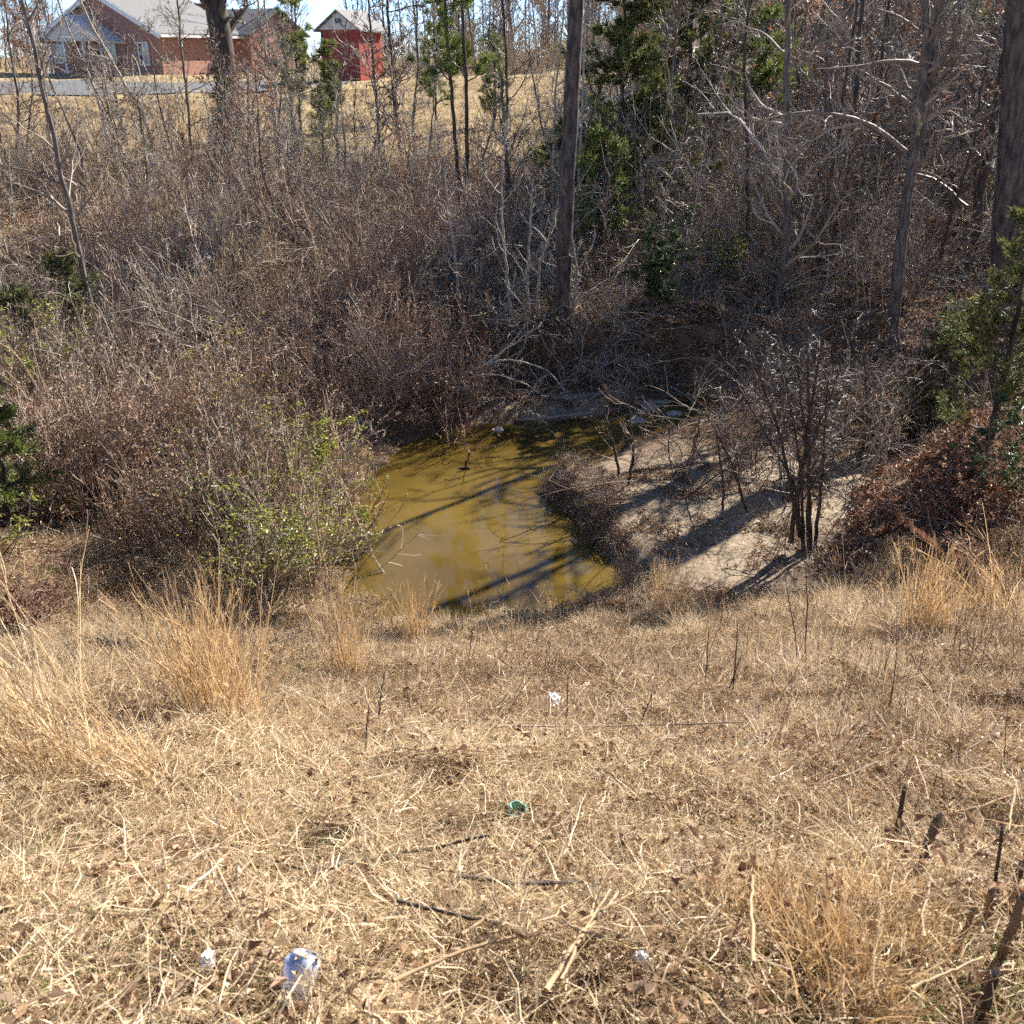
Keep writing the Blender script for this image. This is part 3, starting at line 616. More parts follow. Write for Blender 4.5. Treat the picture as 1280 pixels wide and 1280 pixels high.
put('dead_branches', LD, 6, x, y, .7, 1.5, 'pale dead branches lying through the far bank brush', 'branches', .2, .8)
x, y = pick(360, -17, 7, 12.2, 29, lambda x, y: (water_sd(x, y) > .9)*cone(x, y, 2)*clearing(x, y)*(~in_near(x, y))*.75)
put('arching_branches', LA, 8, x, y, .55, 1.05, 'pale arching branches over the brush of the far bank', 'branches', .1, .2)
x, y = pick(300, 3, 26, 15.5, 38, lambda x, y: (water_sd(x, y) > 1.6)*cone(x, y, 2)*.75)
put('woodland_branches', LA, 8, x, y, .7, 1.5, 'pale arching branches tangled through the right hand wood', 'branches', .12, .2)
# woods on the right
x, y = grid(3, 30, 12.5, 44, 1.1, lambda x, y: (water_sd(x, y) > 1.1)*cone(x, y, 2)*np.clip(.38+1.3*fbm(x*.4, y*.4+3, 3), 0, 1)*sst((x-5.6+1.2*sst((y-15)/2)*2.5)/.8))
put('woodland_undergrowth', LR, 5, x, y, .6, 1.25, 'grey undergrowth between the tree trunks of the right hand wood', 'undergrowth', .1, .3)
x, y = grid(3, 34, 17, 46, 1.35, lambda x, y: cone(x, y, 2)*np.clip(.24+1.0*fbm(x*.35, y*.35+5, 3), 0, 1))
put('woodland_shoots', LS, 5, x, y, .7, 1.35, 'thin bare shoots standing between the trunks of the right hand wood', 'shoots', .08, .1)
x, y = grid(3.0, 26, 8.8, 42, .85, lambda x, y: (water_sd(x, y) > .5)*cone(x, y, 1.5)*(~in_near(x, y))*np.where(y < 15.5, sst((x-5.1)/.7), 1))
put('woodland_leaf_litter', LL, 5, x, y, .8, 1.3, 'brown dead leaves on the floor of the right hand wood', 'leaves', .08)
x, y = grid(2.8, 9, 8.6, 14.5, .5, lambda x, y: (~in_near(x, y))*sst((x-sand_edge(y)+.1)/.5)*sst((14.5-y)/1))
put('red_leaf_litter', LX, 3, x, y, .7, 1.1, 'reddish dead leaves heaped on the bank right of the sandbar', 'leaves', .3)
x, y = grid(-18, 4, 11, 32, .95, lambda x, y: ((x < -1.6) | (y > 17.4))*(water_sd(x, y) > .2)*cone(x, y, 2)*(~in_near(x, y))*.9)
put('bank_leaf_litter', LL, 5, x, y, .8, 1.2, 'brown dead leaves on the soil under the brush', 'leaves', .1)
# pieces of drift on the sandbar and the low shelf at the left
x, y = grid(.4, 6.5, 8.8, 15.5, .42, lambda x, y: (water_sd(x, y) > .05)*(~in_near(x, y))*np.clip(.7*sst((.6-water_sd(x, y))/.4)+.24+.9*fbm(x*1.3, y*1.3, 2)+.2*sst((2.4-x)/1), 0, 1)*np.where(y > 14.2, .3, 1))
put('sandbar_litter', LL, 5, x, y, .3, .6, 'leaf drift and twigs along the edge of the sandbar', 'leaves', .1)
x, y = grid(.6, 5.5, 9.4, 15, .6, lambda x, y: (water_sd(x, y) > .15)*(~in_near(x, y))*np.clip(.5+.3*sst((2.6-x)/1), 0, .9)*(y < 13.8))
put('sandbar_twigs', LR, 5, x, y, .22, .5, 'thin fallen twigs and vines over the sandbar', 'twigs', .2, .8)
x, y = grid(-9.5, -1.4, 7.0, 12.8, .5, lambda x, y: (water_sd(x, y) > .35)*(~in_near(x, y))*cone(x, y, 1.5)*.95)
put('shelf_grass', LT, rng.integers(3, 9, len(x)), x, y, .9, 1.4, 'flattened dull grass on the low shelf left of the pond', 'grass', .1)
x, y = grid(-9.5, -1.2, 7.4, 12.8, .8, lambda x, y: (water_sd(x, y) > .4)*(~in_near(x, y))*cone(x, y, 1.5)*np.clip(.45+fbm(x, y, 2), 0, 1))
put('shelf_brambles', LR, 5, x, y, .3, .6, 'low twiggy brambles on the shelf left of the pond', 'brambles', .1, .3)
# field
x, y = grid(-42, 7, 26, 60, 1.15, lambda x, y: cone(x, y, 2)*sst((y-29+4*fbm(x*.3, y*.3, 2))/3)*sst((5-x)/2)*np.where(x < -11, y < 57, True))
put('field_grass', LF, 4, x, y, .9, 1.3, 'short tan winter grass of the field above the ravine', 'grass', .03)

# ------------------------------------------------------------------ far woods
def wood_tree(i):
    h = rng.uniform(7, 12); pts = [(0, 0, 0), (rng.normal(0, .3), rng.normal(0, .3), h*.5), (rng.normal(0, .5), rng.normal(0, .5), h)]
    tb, cb, ends = bare_tree([(pts, 1)], rng.uniform(.06, .13), .25, (24, 6, 4), .12, (.15, .36), .08, .0065)
    mb = MB(); mb.v = tb.v+cb.v; mb.tint = tb.tint+cb.tint; mb.n = tb.n+cb.n
    mb.q = tb.q+[q+tb.n for q in cb.q]; mb.qm = [np.zeros(len(q)) for q in tb.q]+[np.ones(len(q)) for q in cb.q]
    if i >= 4: 
        P = ends[-1]; n = 1300; k = rng.integers(0, len(P), n); mb.leaves(P[k, 4], hdir(n, -1.4, .3), hdir(n, -1, 1), .10, .06, None, 2)
    return mb.mesh('wood tree', [M['greybark'], M['twig' if i % 2 else 'twiggrey'], M['rustleaf']])
def wood_pine(i):
    h = rng.uniform(7, 11); tb, cb, ends = bare_tree([([(0, 0, 0), (.1, .1, h*.5), (0, .2, h)], 1)], .11, .2, (34, 6, 0), .15, (.14, .26), .03, .008, ang=(1.0, 1.5))
    mb = MB(); mb.v = tb.v+cb.v; mb.tint = tb.tint+cb.tint; mb.n = tb.n+cb.n
    mb.q = tb.q+[q+tb.n for q in cb.q]; mb.qm = [np.zeros(len(q)) for q in mb.q]
    P = ends[0]; n = 6500; k = rng.integers(0, len(P), n); j = rng.integers(2, 6, n); c = P[k, j]; d = nrm(nrm(P[k, 5]-P[k, 3])+hdir(n, -.6, 1.2)*.9); L = rng.uniform(.14, .24, n)
    mb.ribbons(np.stack([c, c+d*L[:, None]], 1), np.full((n, 2), .010), nrm(np.cross(d, rng.normal(0, 1, (n, 3)))), None, 1)
    return mb.mesh('wood pine', [M['darkbark'], M['pine']])
LWd = library('wood_tree', mk(wood_tree, 6)+mk(wood_pine, 2))
def sap_tree(i):
    h = rng.uniform(3.2, 5.5); pts = [(0, 0, 0), (rng.normal(0, .25), rng.normal(0, .25), h*.5), (rng.normal(0, .5), rng.normal(0, .5), h)]
    tb, cb, ends = bare_tree([(pts, 1)], rng.uniform(.028, .045), .3, (22, 7, 5), .10, (.18, .42), .07, .0048, wander=.18)
    mb = MB(); mb.v = tb.v+cb.v; mb.tint = tb.tint+cb.tint; mb.n = tb.n+cb.n; mb.q = tb.q+[q+tb.n for q in cb.q]; mb.qm = [np.zeros(len(q)) for q in tb.q]+[np.ones(len(q)) for q in cb.q]
    if i in (1, 3):
        P = ends[-1]; n = 260; k = rng.integers(0, len(P), n); mb.leaves(P[k, 4], hdir(n, -1.4, .3), hdir(n, -1, 1), .075, .05, None, 2)
    return mb.mesh('wood sapling', [M['greybark'], M[('twiggrey', 'twig', 'twigwhite', 'twigdark', 'twiggrey')[i]], M['oakleaf' if i == 3 else 'rustleaf']])
LSp = library('wood_sapling', mk(sap_tree, 5))
x, y = pick(230, -24, 4, 21, 35, lambda x, y: cone(x, y, 2)*clearing(x, y)*np.where(y > 25, .42, .3)*np.where((x > -1) & (x < 3), .5, 1))
put('sapling_scrub', LSp, 5, x, y, .55, 1.05, 'scrub of bare saplings between the brush and the field', 'scrub', .08, .1)
x, y = pick(190, 3, 30, 18, 42, lambda x, y: cone(x, y, 2)*.75)
put('woodland_saplings', LSp, rng.choice(5, len(x), p=[.32, .2, .26, .08, .14]), x, y, .7, 1.4, 'bare saplings crowding the right hand wood', 'saplings', .08, .1)
def woods(name, n, x0, x1, y0, y1, dens, s0, s1, label, w):
    x, y = pick(n, x0, x1, y0, y1, dens); P = np.stack([x, y, H(x, y)-.1], -1); up = np.zeros_like(P); up[:, 2] = 1
    scatter(name, LWd, P, rot_euler(up, rng.uniform(0, 6.28, len(x)), .05), rng.uniform(s0, s1, len(x)), rng.choice(8, len(x), p=w), label, 'wood')
woods('woods', 270, 5, 46, 26, 72, lambda x, y: (x > 5+.03*y)*cone(x, y, 4)*np.clip(1.25-(y-24)/60, .3, 1), .55, 1.0, 'leafless wood filling the hillside at the right', [.15,.15,.14,.12,.14,.12,.09,.09])
woods('far_woods', 520, -75, 60, 84, 130, lambda x, y: cone(x, y, 6)*np.where((x > -50) & (x < -12), .22, 1), .7, 1.15, 'line of leafless trees beyond the field and the house', [.19,.19,.19,.16,.15,.06,.03,.03])
x, y = grid(-45, 14, 60, 92, 2.2, lambda x, y: cone(x, y, 3)*(((y > 68) & (x > -13)) | (y > 84))*.9)
put('hedge_brush', LS, 5, x, y, .8, 1.5, 'low brush along the far edge of the field', 'brush', .1, .2)

# ------------------------------------------------------------------ house and shed
UVN = 'UVMap'
def boxuv(o):
    me = o.data; uv = me.uv_layers.new(name=UVN); 
    for p in me.polygons:
        n = p.normal
        for li in p.loop_indices:
            c = me.vertices[me.loops[li].vertex_index].co
            uv.data[li].uv = (c.x, c.z) if abs(n.y) > abs(n.x) else (c.y, c.z)
    return o
def part(root, name, m, fn, label=None):
    mb = MB(); fn(mb); o = mb.build(name, m, root); boxuv(o)
    if label: o['label'] = label
    return o
def gable_front(mb, x0, x1, y0, y1, z0, zw, zp):
    xm = (x0+x1)/2
    p = [(x0,y0,z0),(x1,y0,z0),(x1,y0,zw),(xm,y0,zp),(x0,y0,zw),(x0,y1,z0),(x1,y1,z0),(x1,y1,zw),(xm,y1,zp),(x0,y1,zw)]
    mb.poly(p, [(0,1,2,3,4), (5,9,8,7,6), (0,4,9,5), (1,6,7,2)])
def roof_slab(mb, a, b, y0, y1, th=.14):
    """a = eave (x,z), b = ridge (x,z)"""
    (xa, za), (xb, zb) = a, b
    p = [(xa,y0,za),(xb,y0,zb),(xb,y1,zb),(xa,y1,za),(xa,y0,za+th),(xb,y0,zb+th),(xb,y1,zb+th),(xa,y1,za+th)]
    mb.poly(p, [(0,3,2,1), (4,5,6,7), (0,1,5,4), (3,7,6,2), (0,4,7,3), (1,2,6,5)])
def window(root, x0, x1, z0, z1, y, tall=True):
    w = part(root, 'window', M['trim'], lambda b: (b.box(x0, x0+.09, y-.06, y-.003, z0, z1), b.box(x1-.09, x1, y-.06, y-.003, z0, z1), b.box(x0+.09, x1-.09, y-.06, y-.003, z0, z0+.09), b.box(x0+.09, x1-.09, y-.06, y-.003, z1-.09, z1),
        b.box((x0+x1)/2-.04, (x0+x1)/2+.04, y-.05, y-.004, z0+.09, z1-.09), b.box(x0+.09, x1-.09, y-.045, y-.005, (z0+z1)/2-.04, (z0+z1)/2+.04)))
    part(w, 'pane', M['glass'], lambda b: b.box(x0+.09, x1-.09, y-.03, y-.008, z0+.09, z1-.09))
C0 = at_y(205, 93, 75); C0[2] = hz(C0[0], C0[1])+.05
house = thing('brick_house', C0, 'red brick house with grey gabled roof beyond the field', 'house', None, math.radians(-26))
Wd, Dp, zw, zp = 10.2, 8.0, 2.55, 5.0
part(house, 'wall', M['brick'], lambda b: gable_front(b, -Wd, 0, 0, Dp, -1.0, zw, zp))
part(house, 'wing_wall', M['brick'], lambda b: b.poly([(-6,Dp+.01,-1),(1.0,Dp+.01,-1),(1.0,Dp+6.5,-1),(-6,Dp+6.5,-1),(-6,Dp+.01,zw),(1.0,Dp+.01,zw),(1.0,Dp+3.25,zw+1.6),(1.0,Dp+6.5,zw),(-6,Dp+6.5,zw),(-6,Dp+3.25,zw+1.6)],
     [(0,1,5,4),(1,2,7,6,5),(2,3,8,7),(4,5,6,9),(9,6,7,8)]))
def slab2(b, Y0, Y1, za, zb, x0, x1, th=.14):
    p = [(x0,Y0,za),(x1,Y0,za),(x1,Y1,zb),(x0,Y1,zb),(x0,Y0,za+th),(x1,Y0,za+th),(x1,Y1,zb+th),(x0,Y1,zb+th)]
    b.poly(p, [(0,3,2,1),(4,5,6,7),(0,1,5,4),(2,3,7,6),(1,2,6,5),(0,4,7,3)])
sl_ = (zp-zw)/(Wd/2)
part(house, 'roof', M['shingle'], lambda b: (roof_slab(b, (.45, zw-.45*sl_+.02), (-Wd/2, zp+.02), -.45, Dp+.3), roof_slab(b, (-Wd-.45, zw-.45*sl_+.02), (-Wd/2, zp+.02), -.45, Dp+.3)))
part(house, 'wing_roof', M['shingle'], lambda b: (slab2(b, Dp-.4, Dp+3.25, zw-.18, zw+1.63, -6, 1.35), slab2(b, Dp+6.9, Dp+3.25, zw-.18, zw+1.63, -6, 1.35)))
part(house, 'fascia', M['trim'], lambda b: (roof_slab(b, (.47, zw-.47*sl_-.20), (-Wd/2, zp-.20), -.50, -.452, .34), roof_slab(b, (-Wd-.47, zw-.47*sl_-.20), (-Wd/2, zp-.20), -.50, -.452, .34)))
part(house, 'gutter', M['trim'], lambda b: b.box(.452, .55, -.4, Dp+.25, zw-.32, zw-.16))
porch = part(house, 'porch', M['siding'], lambda b: b.poly([(-8.7,-1.9,2.0),(-3.3,-1.9,2.0),(-6,-1.9,3.5),(-8.7,-.02,2.0),(-3.3,-.02,2.0),(-6,-.02,3.5)], [(0,1,2),(3,5,4),(0,3,4,1)]))
part(porch, 'porch_roof', M['trim'], lambda b: (roof_slab(b, (-3.0,1.85),(-6,3.52),-2.2,-.03,.12), roof_slab(b, (-9.0,1.85),(-6,3.52),-2.2,-.03,.12)))
for xx in (-8.5, -6.9, -5.1, -3.5): part(porch, 'post', M['trim'], lambda b: b.box(xx-.08, xx+.08, -1.85, -1.69, -1, 1.995))
part(house, 'door', M['dark'], lambda b: b.box(-6.6, -5.5, -.05, -.003, -.2, 1.95))
window(house, -9.9, -9.0, .6, 1.95, 0); window(house, -4.9, -4.0, .6, 1.9, 0); window(house, -2.0, -1.1, .5, 1.95, 0)

C1 = at_y(451, 99, 66); C1[2] = hz(C1[0], C1[1])
shed = thing('red_shed', C1, 'small red shed with pale gable on the field edge', 'shed', None, math.radians(-20))
part(shed, 'wall', M['redpaint'], lambda b: b.box(-2.5, 0, 0, 3.0, -.6, 2.75))
part(shed, 'gable', M['siding'], lambda b: b.poly([(-2.6,-.04,2.76),(.1,-.04,2.76),(-1.25,-.04,3.7),(-2.6,3.04,2.76),(.1,3.04,2.76),(-1.25,3.04,3.7)], [(0,1,2),(3,5,4),(0,3,4,1),(1,4,5,2),(0,2,5,3)]))
part(shed, 'vent', M['dark'], lambda b: b.box(-1.45, -1.05, -.07, -.043, 3.1, 3.35))
part(shed, 'roof', M['shingle'], lambda b: (roof_slab(b, (.3, 2.64), (-1.25, 3.74), -.3, 3.3, .09), roof_slab(b, (-2.8, 2.64), (-1.25, 3.74), -.3, 3.3, .09)))
for k in range(8): part(shed, 'batten', M['redpaint'], lambda b: b.box(-2.42+k*.34, -2.36+k*.34, -.03, -.002, -.5, 2.74))
part(shed, 'door', M['redpaint'], lambda b: b.box(-1.85, -.65, -.055, -.032, -.2, 1.9))

# ------------------------------------------------------------------ trees
def finish(name, base, label, cat, tb, cb, bm, cms, group=None):
    t = thing(name, base, label, cat, group); a = tb.build('trunk', bm, t, True); b = cb.build('crown', cms, t); KIDS[t.name] = [a, b]; return t
def tree_px(name, pts, wpx, label, cat, bm, tw, lv=(18, 6, 4), ext=0., r1=.45, t0=.2, f1=(.18, .36), leaf=None, extra=(), limbs=(), **kw):
    """pts: photo pixels from the foot upwards; ext: metres the trunk goes on above the last one"""
    b = at(*pts[0]); b[2] -= .05; rel = px_path(pts, b); rel[0] = np.zeros(3)
    if ext: rel.append(rel[-1]+nrm(rel[-1]-rel[-2])*ext)
    sc = b[1]*math.cos(PITCH)/FPX*1.05; r0 = wpx/2*sc
    trunks = [(rel, 1.0)]
    for e, w, ex in extra:
        q = px_path(e, b); q.append(q[-1]+nrm(q[-1]-q[-2])*ex); trunks.append((q, w))
    tb, cb, ends = bare_tree(trunks, r0, r1, lv, t0, f1, limbs=[(px_path(l, b), lw/2*sc) for l, lw in limbs], **kw)
    ms = [M[tw]]
    if leaf: ms.append(M[leaf[0]]); tip_leaves(cb, ends, leaf[1], leaf[2], 1)
    return finish(name, b, label, cat, tb, cb, M[bm], ms)

tree_px('pine_tree', [(701,402),(707,270),(714,120),(721,0)], 21, 'tall straight pine trunk behind the middle of the pond', 'tree', 'pinebark', 'twiggrey', (10,5,3), 6, .7, .55, (.06,.14))
tree_px('pine_tree', [(1250,452),(1262,300),(1274,120),(1282,0)], 46, 'thick dark pine trunk at the right edge of the wood', 'tree', 'pinebark', 'twiggrey', (8,5,3), 7, .75, .5, (.06,.14))
tree_px('oak_tree', [(290,190),(284,110),(275,40),(268,0)], 30, 'thick dark trunk standing in front of the brick house', 'tree', 'darkbark', 'twigdark', (26,6,4), 6, .6, .32, (.10,.22), ('oakleaf', 500, .09), twr=.005)
tree_px('forked_tree', [(1108,492),(1116,400),(1128,290),(1137,215),(1146,180),(1158,90),(1156,0)], 17, 'grey forked tree with long sideways limbs on the right bank', 'tree', 'greybark', 'twiggrey', (16,7,5), 2.0, .4, .4, (.12,.26),
    extra=[([(1146,185),(1160,130),(1170,50),(1178,0)], .62, 2.5)],
    limbs=[([(1132,190),(1108,165),(1080,148),(1046,142),(1004,134),(965,148),(930,155)], 8), ([(1136,130),(1110,108),(1080,92),(1068,80)], 6), ([(1150,82),(1128,72),(1110,76),(1070,84),(1020,86)], 7), ([(1172,95),(1200,80),(1245,62)], 7),
           ([(1150,40),(1128,22),(1096,10)], 5), ([(1174,40),(1212,44),(1250,30)], 5), ([(1140,165),(1130,140),(1124,133)], 6)], twr=.0045)
tree_px('sapling', [(126,440),(112,380),(98,310),(84,250),(68,180),(52,110),(38,40),(28,0)], 8, 'slender leaning grey sapling at the far left bank', 'tree', 'greybark', 'twiggrey', (16,6,3), 1.2, .4, .2, (.14,.30),
    limbs=[([(88,268),(60,245),(30,232),(0,226)], 5), ([(92,290),(60,300),(22,292)], 4), ([(96,270),(112,246),(128,228)], 4.5), ([(76,210),(86,180),(96,150)], 4)], twr=.004)
for pts, lab in (([(578,285),(572,200),(562,90),(556,0)], 'left one of two thin dark pine trunks standing close together'), ([(584,290),(584,200),(582,90),(578,0)], 'right one of two thin dark pine trunks standing close together')):
    b = at(*pts[0]); rel = px_path(pts, b); rel[0] *= 0; rel.append(rel[-1]+np.array([0, 0, 2.2]))
    tb, cb, ends = bare_tree([(rel, 1)], .055, .4, (20, 4, 0), .45, (.10, .18), .03, .003, ang=(1.0, 1.5))
    P = ends[0]; n = 6000; k = rng.integers(0, len(P), n); j = rng.integers(2, 6, n); c = P[k, j]; d = nrm(nrm(P[k, 5]-P[k, 3])+hdir(n, -.6, 1.2)*.9); L = rng.uniform(.12, .22, n)
    cb.ribbons(np.stack([c, c+d*L[:, None]], 1), np.full((n, 2), .010), nrm(np.cross(d, rng.normal(0, 1, (n, 3)))), None, 1)
    finish('young_pine', b, lab, 'tree', tb, cb, M['darkbark'], [M['twigdark'], M['pine']])
def young_pine(px, py, h, label, n=8500, w=.013):
    b = at(px, py); tb, cb, ends = bare_tree([([(0,0,0),(.05,0,h*.5),(0,.05,h)], 1)], .05, .3, (34, 5, 0), .12, (.14, .26), .05, .003, ang=(.9, 1.4))
    P = ends[0]; k = rng.integers(0, len(P), n); j = rng.integers(2, 6, n); c = P[k, j]; d = nrm(nrm(P[k, 5]-P[k, 3])+hdir(n, -.6, 1.2)*.9); L = rng.uniform(.13, .24, n)
    cb.ribbons(np.stack([c, c+d*L[:, None]], 1), np.full((n, 2), w), nrm(np.cross(d, rng.normal(0, 1, (n, 3)))), None, 1)
    finish('young_pine', b, label, 'tree', tb, cb, M['darkbark'], [M['twigdark'], M['pine']])
young_pine(376, 168, 4.6, 'young green pine between the thick dark trunk and red shed'); young_pine(415, 165, 3.0, 'short yellowish green pine just below the red shed'); young_pine(545, 150, 4.6, 'young green pine left of the two thin pine trunks'); young_pine(617, 160, 3.2, 'young green pine right of the two thin pine trunks', 6000)
young_pine(862, 215, 6.0, 'green pine just right of the white saplings', 9500, .014); young_pine(940, 235, 5.5, 'green pine between two thin trunks in the wood', 8000, .014)
young_pine(905, 190, 5.2, 'green pine farthest back in the wood above the olive bush', 9000, .014)

SAP = [ # pixels from the foot upwards, width, bark, twig, leaf, label
 ([(155,175),(140,100),(118,30),(108,0)], 5, 'greybark','twiggrey',None,'pale thin sapling left of centre in front of the brick house'),
 ([(194,190),(178,140),(150,95),(118,40),(100,0)], 5, 'palebark','twiggrey',None,'crooked pale sapling leaning left across the brick house'),
 ([(138,185),(118,110),(95,60),(72,0)], 4, 'palebark','twiggrey',None,'pale sapling leaning left at the house porch'),
 ([(345,175),(338,100),(328,40),(322,0)], 4.5, 'palebark','twiggrey',None,'pale straight sapling just right of the thick dark trunk'),
 ([(352,178),(342,95),(334,40),(330,0)], 4, 'palebark','twiggrey',None,'second pale sapling right of the thick dark trunk'),
 ([(478,222),(472,150),(466,80),(462,20)], 5, 'darkbark','twigdark',('oakleaf',420,.085),'dark sapling hung with dead leaves just right of red shed'),
 ([(502,205),(494,140),(488,70),(484,0)], 6, 'darkbark','twigdark',('oakleaf',520,.085),'dark sapling with clustered dead leaves beside the red shed'),
 ([(640,285),(632,210),(634,130),(632,50),(628,0)], 5, 'darkbark','twigdark',None,'dark bare sapling between the pine trunks and tall pine'),
 ([(656,290),(648,250),(634,222),(630,150)], 7, 'greybark','twiggrey',None,'crooked grey sapling left of the tall pine'),
 ([(790,290),(784,190),(776,130),(760,80)], 5, 'palebark','twigwhite',None,'left of two white sapling stems before the dark cedar'),
 ([(812,282),(815,190),(816,90),(815,0)], 5, 'palebark','twigwhite',None,'right of two white sapling stems before the dark cedar'),
 ([(843,330),(846,220),(838,110),(850,0)], 5, 'greybark','twiggrey',None,'grey sapling behind the glossy bush'),
 ([(968,395),(985,300),(983,180),(984,60),(986,0)], 12, 'greybark','twiggrey',None,'straight grey trunk left of the leaning stems in the wood'),
 ([(1035,330),(1052,240),(1066,150),(1078,0)], 9, 'darkbark','twiggrey',None,'first dark stem of the leaning group in the wood'),
 ([(1018,345),(1034,250),(1050,150),(1066,40)], 6, 'darkbark','twigdark',None,'thin dark stem on the left of the leaning group in the wood'),
 ([(1062,318),(1076,230),(1094,150),(1104,60)], 7, 'darkbark','twigdark',None,'dark stem on the right of the leaning group in the wood'),
 ([(1214,338),(1222,260),(1238,170),(1254,80),(1262,0)], 14, 'darkbark','twigdark',('rustleaf',260,.08),'dark trunk with rust leaves left of the thick pine at right'),
 ([(1172,345),(1184,280),(1212,200),(1226,120)], 5, 'darkbark','twiggrey',None,'thin slanting stem between the forked tree and right pine'),
 ([(890,290),(892,180),(898,80),(904,0)], 6, 'greybark','twiggrey',None,'thin grey trunk in the wood right of the white saplings'),
 ([(930,330),(936,200),(930,90),(936,0)], 6, 'darkbark','twiggrey',None,'thin dark trunk in the middle of the right hand wood'),
 ([(1092,300),(1096,200),(1108,90),(1112,0)], 5, 'greybark','twiggrey',('rustleaf',160,.07),'thin stem with rust leaves just left of the forked tree'),
 ([(745,215),(738,130),(742,50),(740,0)], 5, 'greybark','twigdark',('rustleaf',260,.07),'sapling with red brown leaves right of the tall pine'),
 ([(520,235),(516,150),(524,70),(520,0)], 4, 'greybark','twiggrey',None,'thin bare sapling between dead leaf saplings and thin pines'),
 ([(425,250),(420,160),(428,80)], 4, 'greybark','twiggrey',None,'short bare sapling in the brush below the red shed'),
 ([(240,215),(236,140),(226,60),(222,0)], 4, 'greybark','twiggrey',None,'bare sapling just left of the thick dark trunk'),
 ([(20,205),(24,130),(12,60),(6,0)], 4, 'greybark','twiggrey',None,'bare sapling at the top left corner by the road'),
 ([(696,322),(690,230),(692,150),(700,60)], 4, 'palebark','twigwhite',('rustleaf',120,.06),'pale thin stem hugging the left of the tall pine'),
 ([(725,330),(722,250),(728,140),(730,60)], 4.5, 'palebark','twigwhite',None,'pale thin stem hugging the right of the tall pine'),
]
for pts, w, bm, tw, leaf, lab in SAP:
    big = len(pts) > 3
    tree_px('sapling', pts, w, lab, 'tree', bm, tw, (22, 6, 4), 1.0, .4, .12, (.2, .42), leaf, twr=.006, wander=.2)
# white-twigged saplings on the far bank in front of the dark hollow
for k, (pts, lab) in enumerate([([(640,400),(632,330),(626,260),(630,190)], 'white stem rising from the far bank left of tall pine foot'), ([(660,398),(660,330),(664,262)], 'short white stem beside the pale bush on the far bank'),
    ([(715,402),(722,340),(712,280),(716,230)], 'white stem in front of the tall pine foot'), ([(672,392),(674,330),(690,285),(700,240)], 'crooked white stem left of the tall pine foot'), ([(575,400),(570,330),(560,250)], 'white stem among the brush left of the dark hollow')]):
    tree_px('sapling', pts, 4.5, lab, 'tree', 'palebark', 'twigwhite', (10, 4, 3), .5, .4, .2, (.2, .4), twr=.0028, wander=.22)

# multi-stemmed bush on the sandbar
b = at(998, 688); b[2] -= .05; tr = []
for k, (a, c) in enumerate([((1000,560),(985,440)), ((985,560),(940,430)), ((1010,570),(1035,420)), ((1003,540),(1000,380)), ((990,600),(915,470)), ((1008,600),(1060,470)), ((995,580),(965,400)), ((1012,590),(1020,460))]):
    q = px_path([(998+rng.normal(0,5),686), a, c], b+np.array([0, rng.normal(0,.35), 0])); tr.append((q, rng.uniform(.6, 1)))
tb, cb, e = bare_tree(tr, .028, .35, (11, 8, 7), .25, (.22, .45), .03, .0032, wander=.22)
finish('alder_bush', b, 'many-stemmed dark leafless bush standing on the sandbar', 'bush', tb, cb, M['darkbark'], [M['twigdark']])
for pts, lab in (([(776,596),(768,560),(757,520)], 'small leaning stem on the left tip of the sandbar'), ([(785,606),(792,570),(788,525)], 'second small stem behind the left tip of the sandbar'), ([(902,660),(905,610),(898,560)], 'small bare stem left of the sandbar bush'),
    ([(935,640),(915,580),(895,540)], 'pale leaning stem left of the sandbar bush'), ([(1075,585),(1085,520),(1080,450)], 'bare sapling behind the right end of the sandbar')):
    tree_px('sapling', pts, 4.5, lab, 'tree', 'darkbark', 'twig', (8, 5, 3), .25, .4, .2, (.25, .5), twr=.0022, wander=.2)
# bleached fallen limb over the pond's far edge
b = at(556, 512); Ls = [[(556,512),(575,470),(600,460),(640,462),(672,480)], [(560,505),(580,475),(590,500),(610,540),(640,556)], [(575,470),(610,450),(650,448),(690,462),(704,486)], [(570,480),(556,440),(575,410),(590,395)], [(556,512),(552,540),(556,556)], [(600,460),(630,440),(655,420),(680,410)]]
mb = MB(); Pm = []; Rm = []
for l in Ls:
    q = spline(px_path(l, b), 10, .02)[None]; q[:, :, 1] += np.linspace(0, rng.uniform(-.5, .3), 10); Pm.append(q); Rm.append(rad([.022], 10, .3))
Pm = np.concatenate(Pm); Rm = np.concatenate(Rm); t = thing('fallen_limb', b, 'bleached fallen limb spreading over the far edge of the pond', 'branch')
mb.tubes(Pm, Rm, 6).build('limb', M['twigwhite'], t, True)
bb, d, L, r = spawn(Pm, Rm, 7, .15, 1, .4, 1.1, .2, .45, .5, .004); P2 = grow(bb, d, L, 7, .18, .01); R2 = rad(r, 7, .4); cb = MB().tubes(P2, R2, 4); bb, d, L, r = spawn(P2, R2, 4, .2, 1, .4, 1, .25, .5, .6, .0028); P3 = grow(bb, d, L, 5, .18, .0); cb.tubes(P3, rad(r, 5, .5), 3); cb.build('twigs', M['twigwhite'], t)['kind'] = 'stuff'
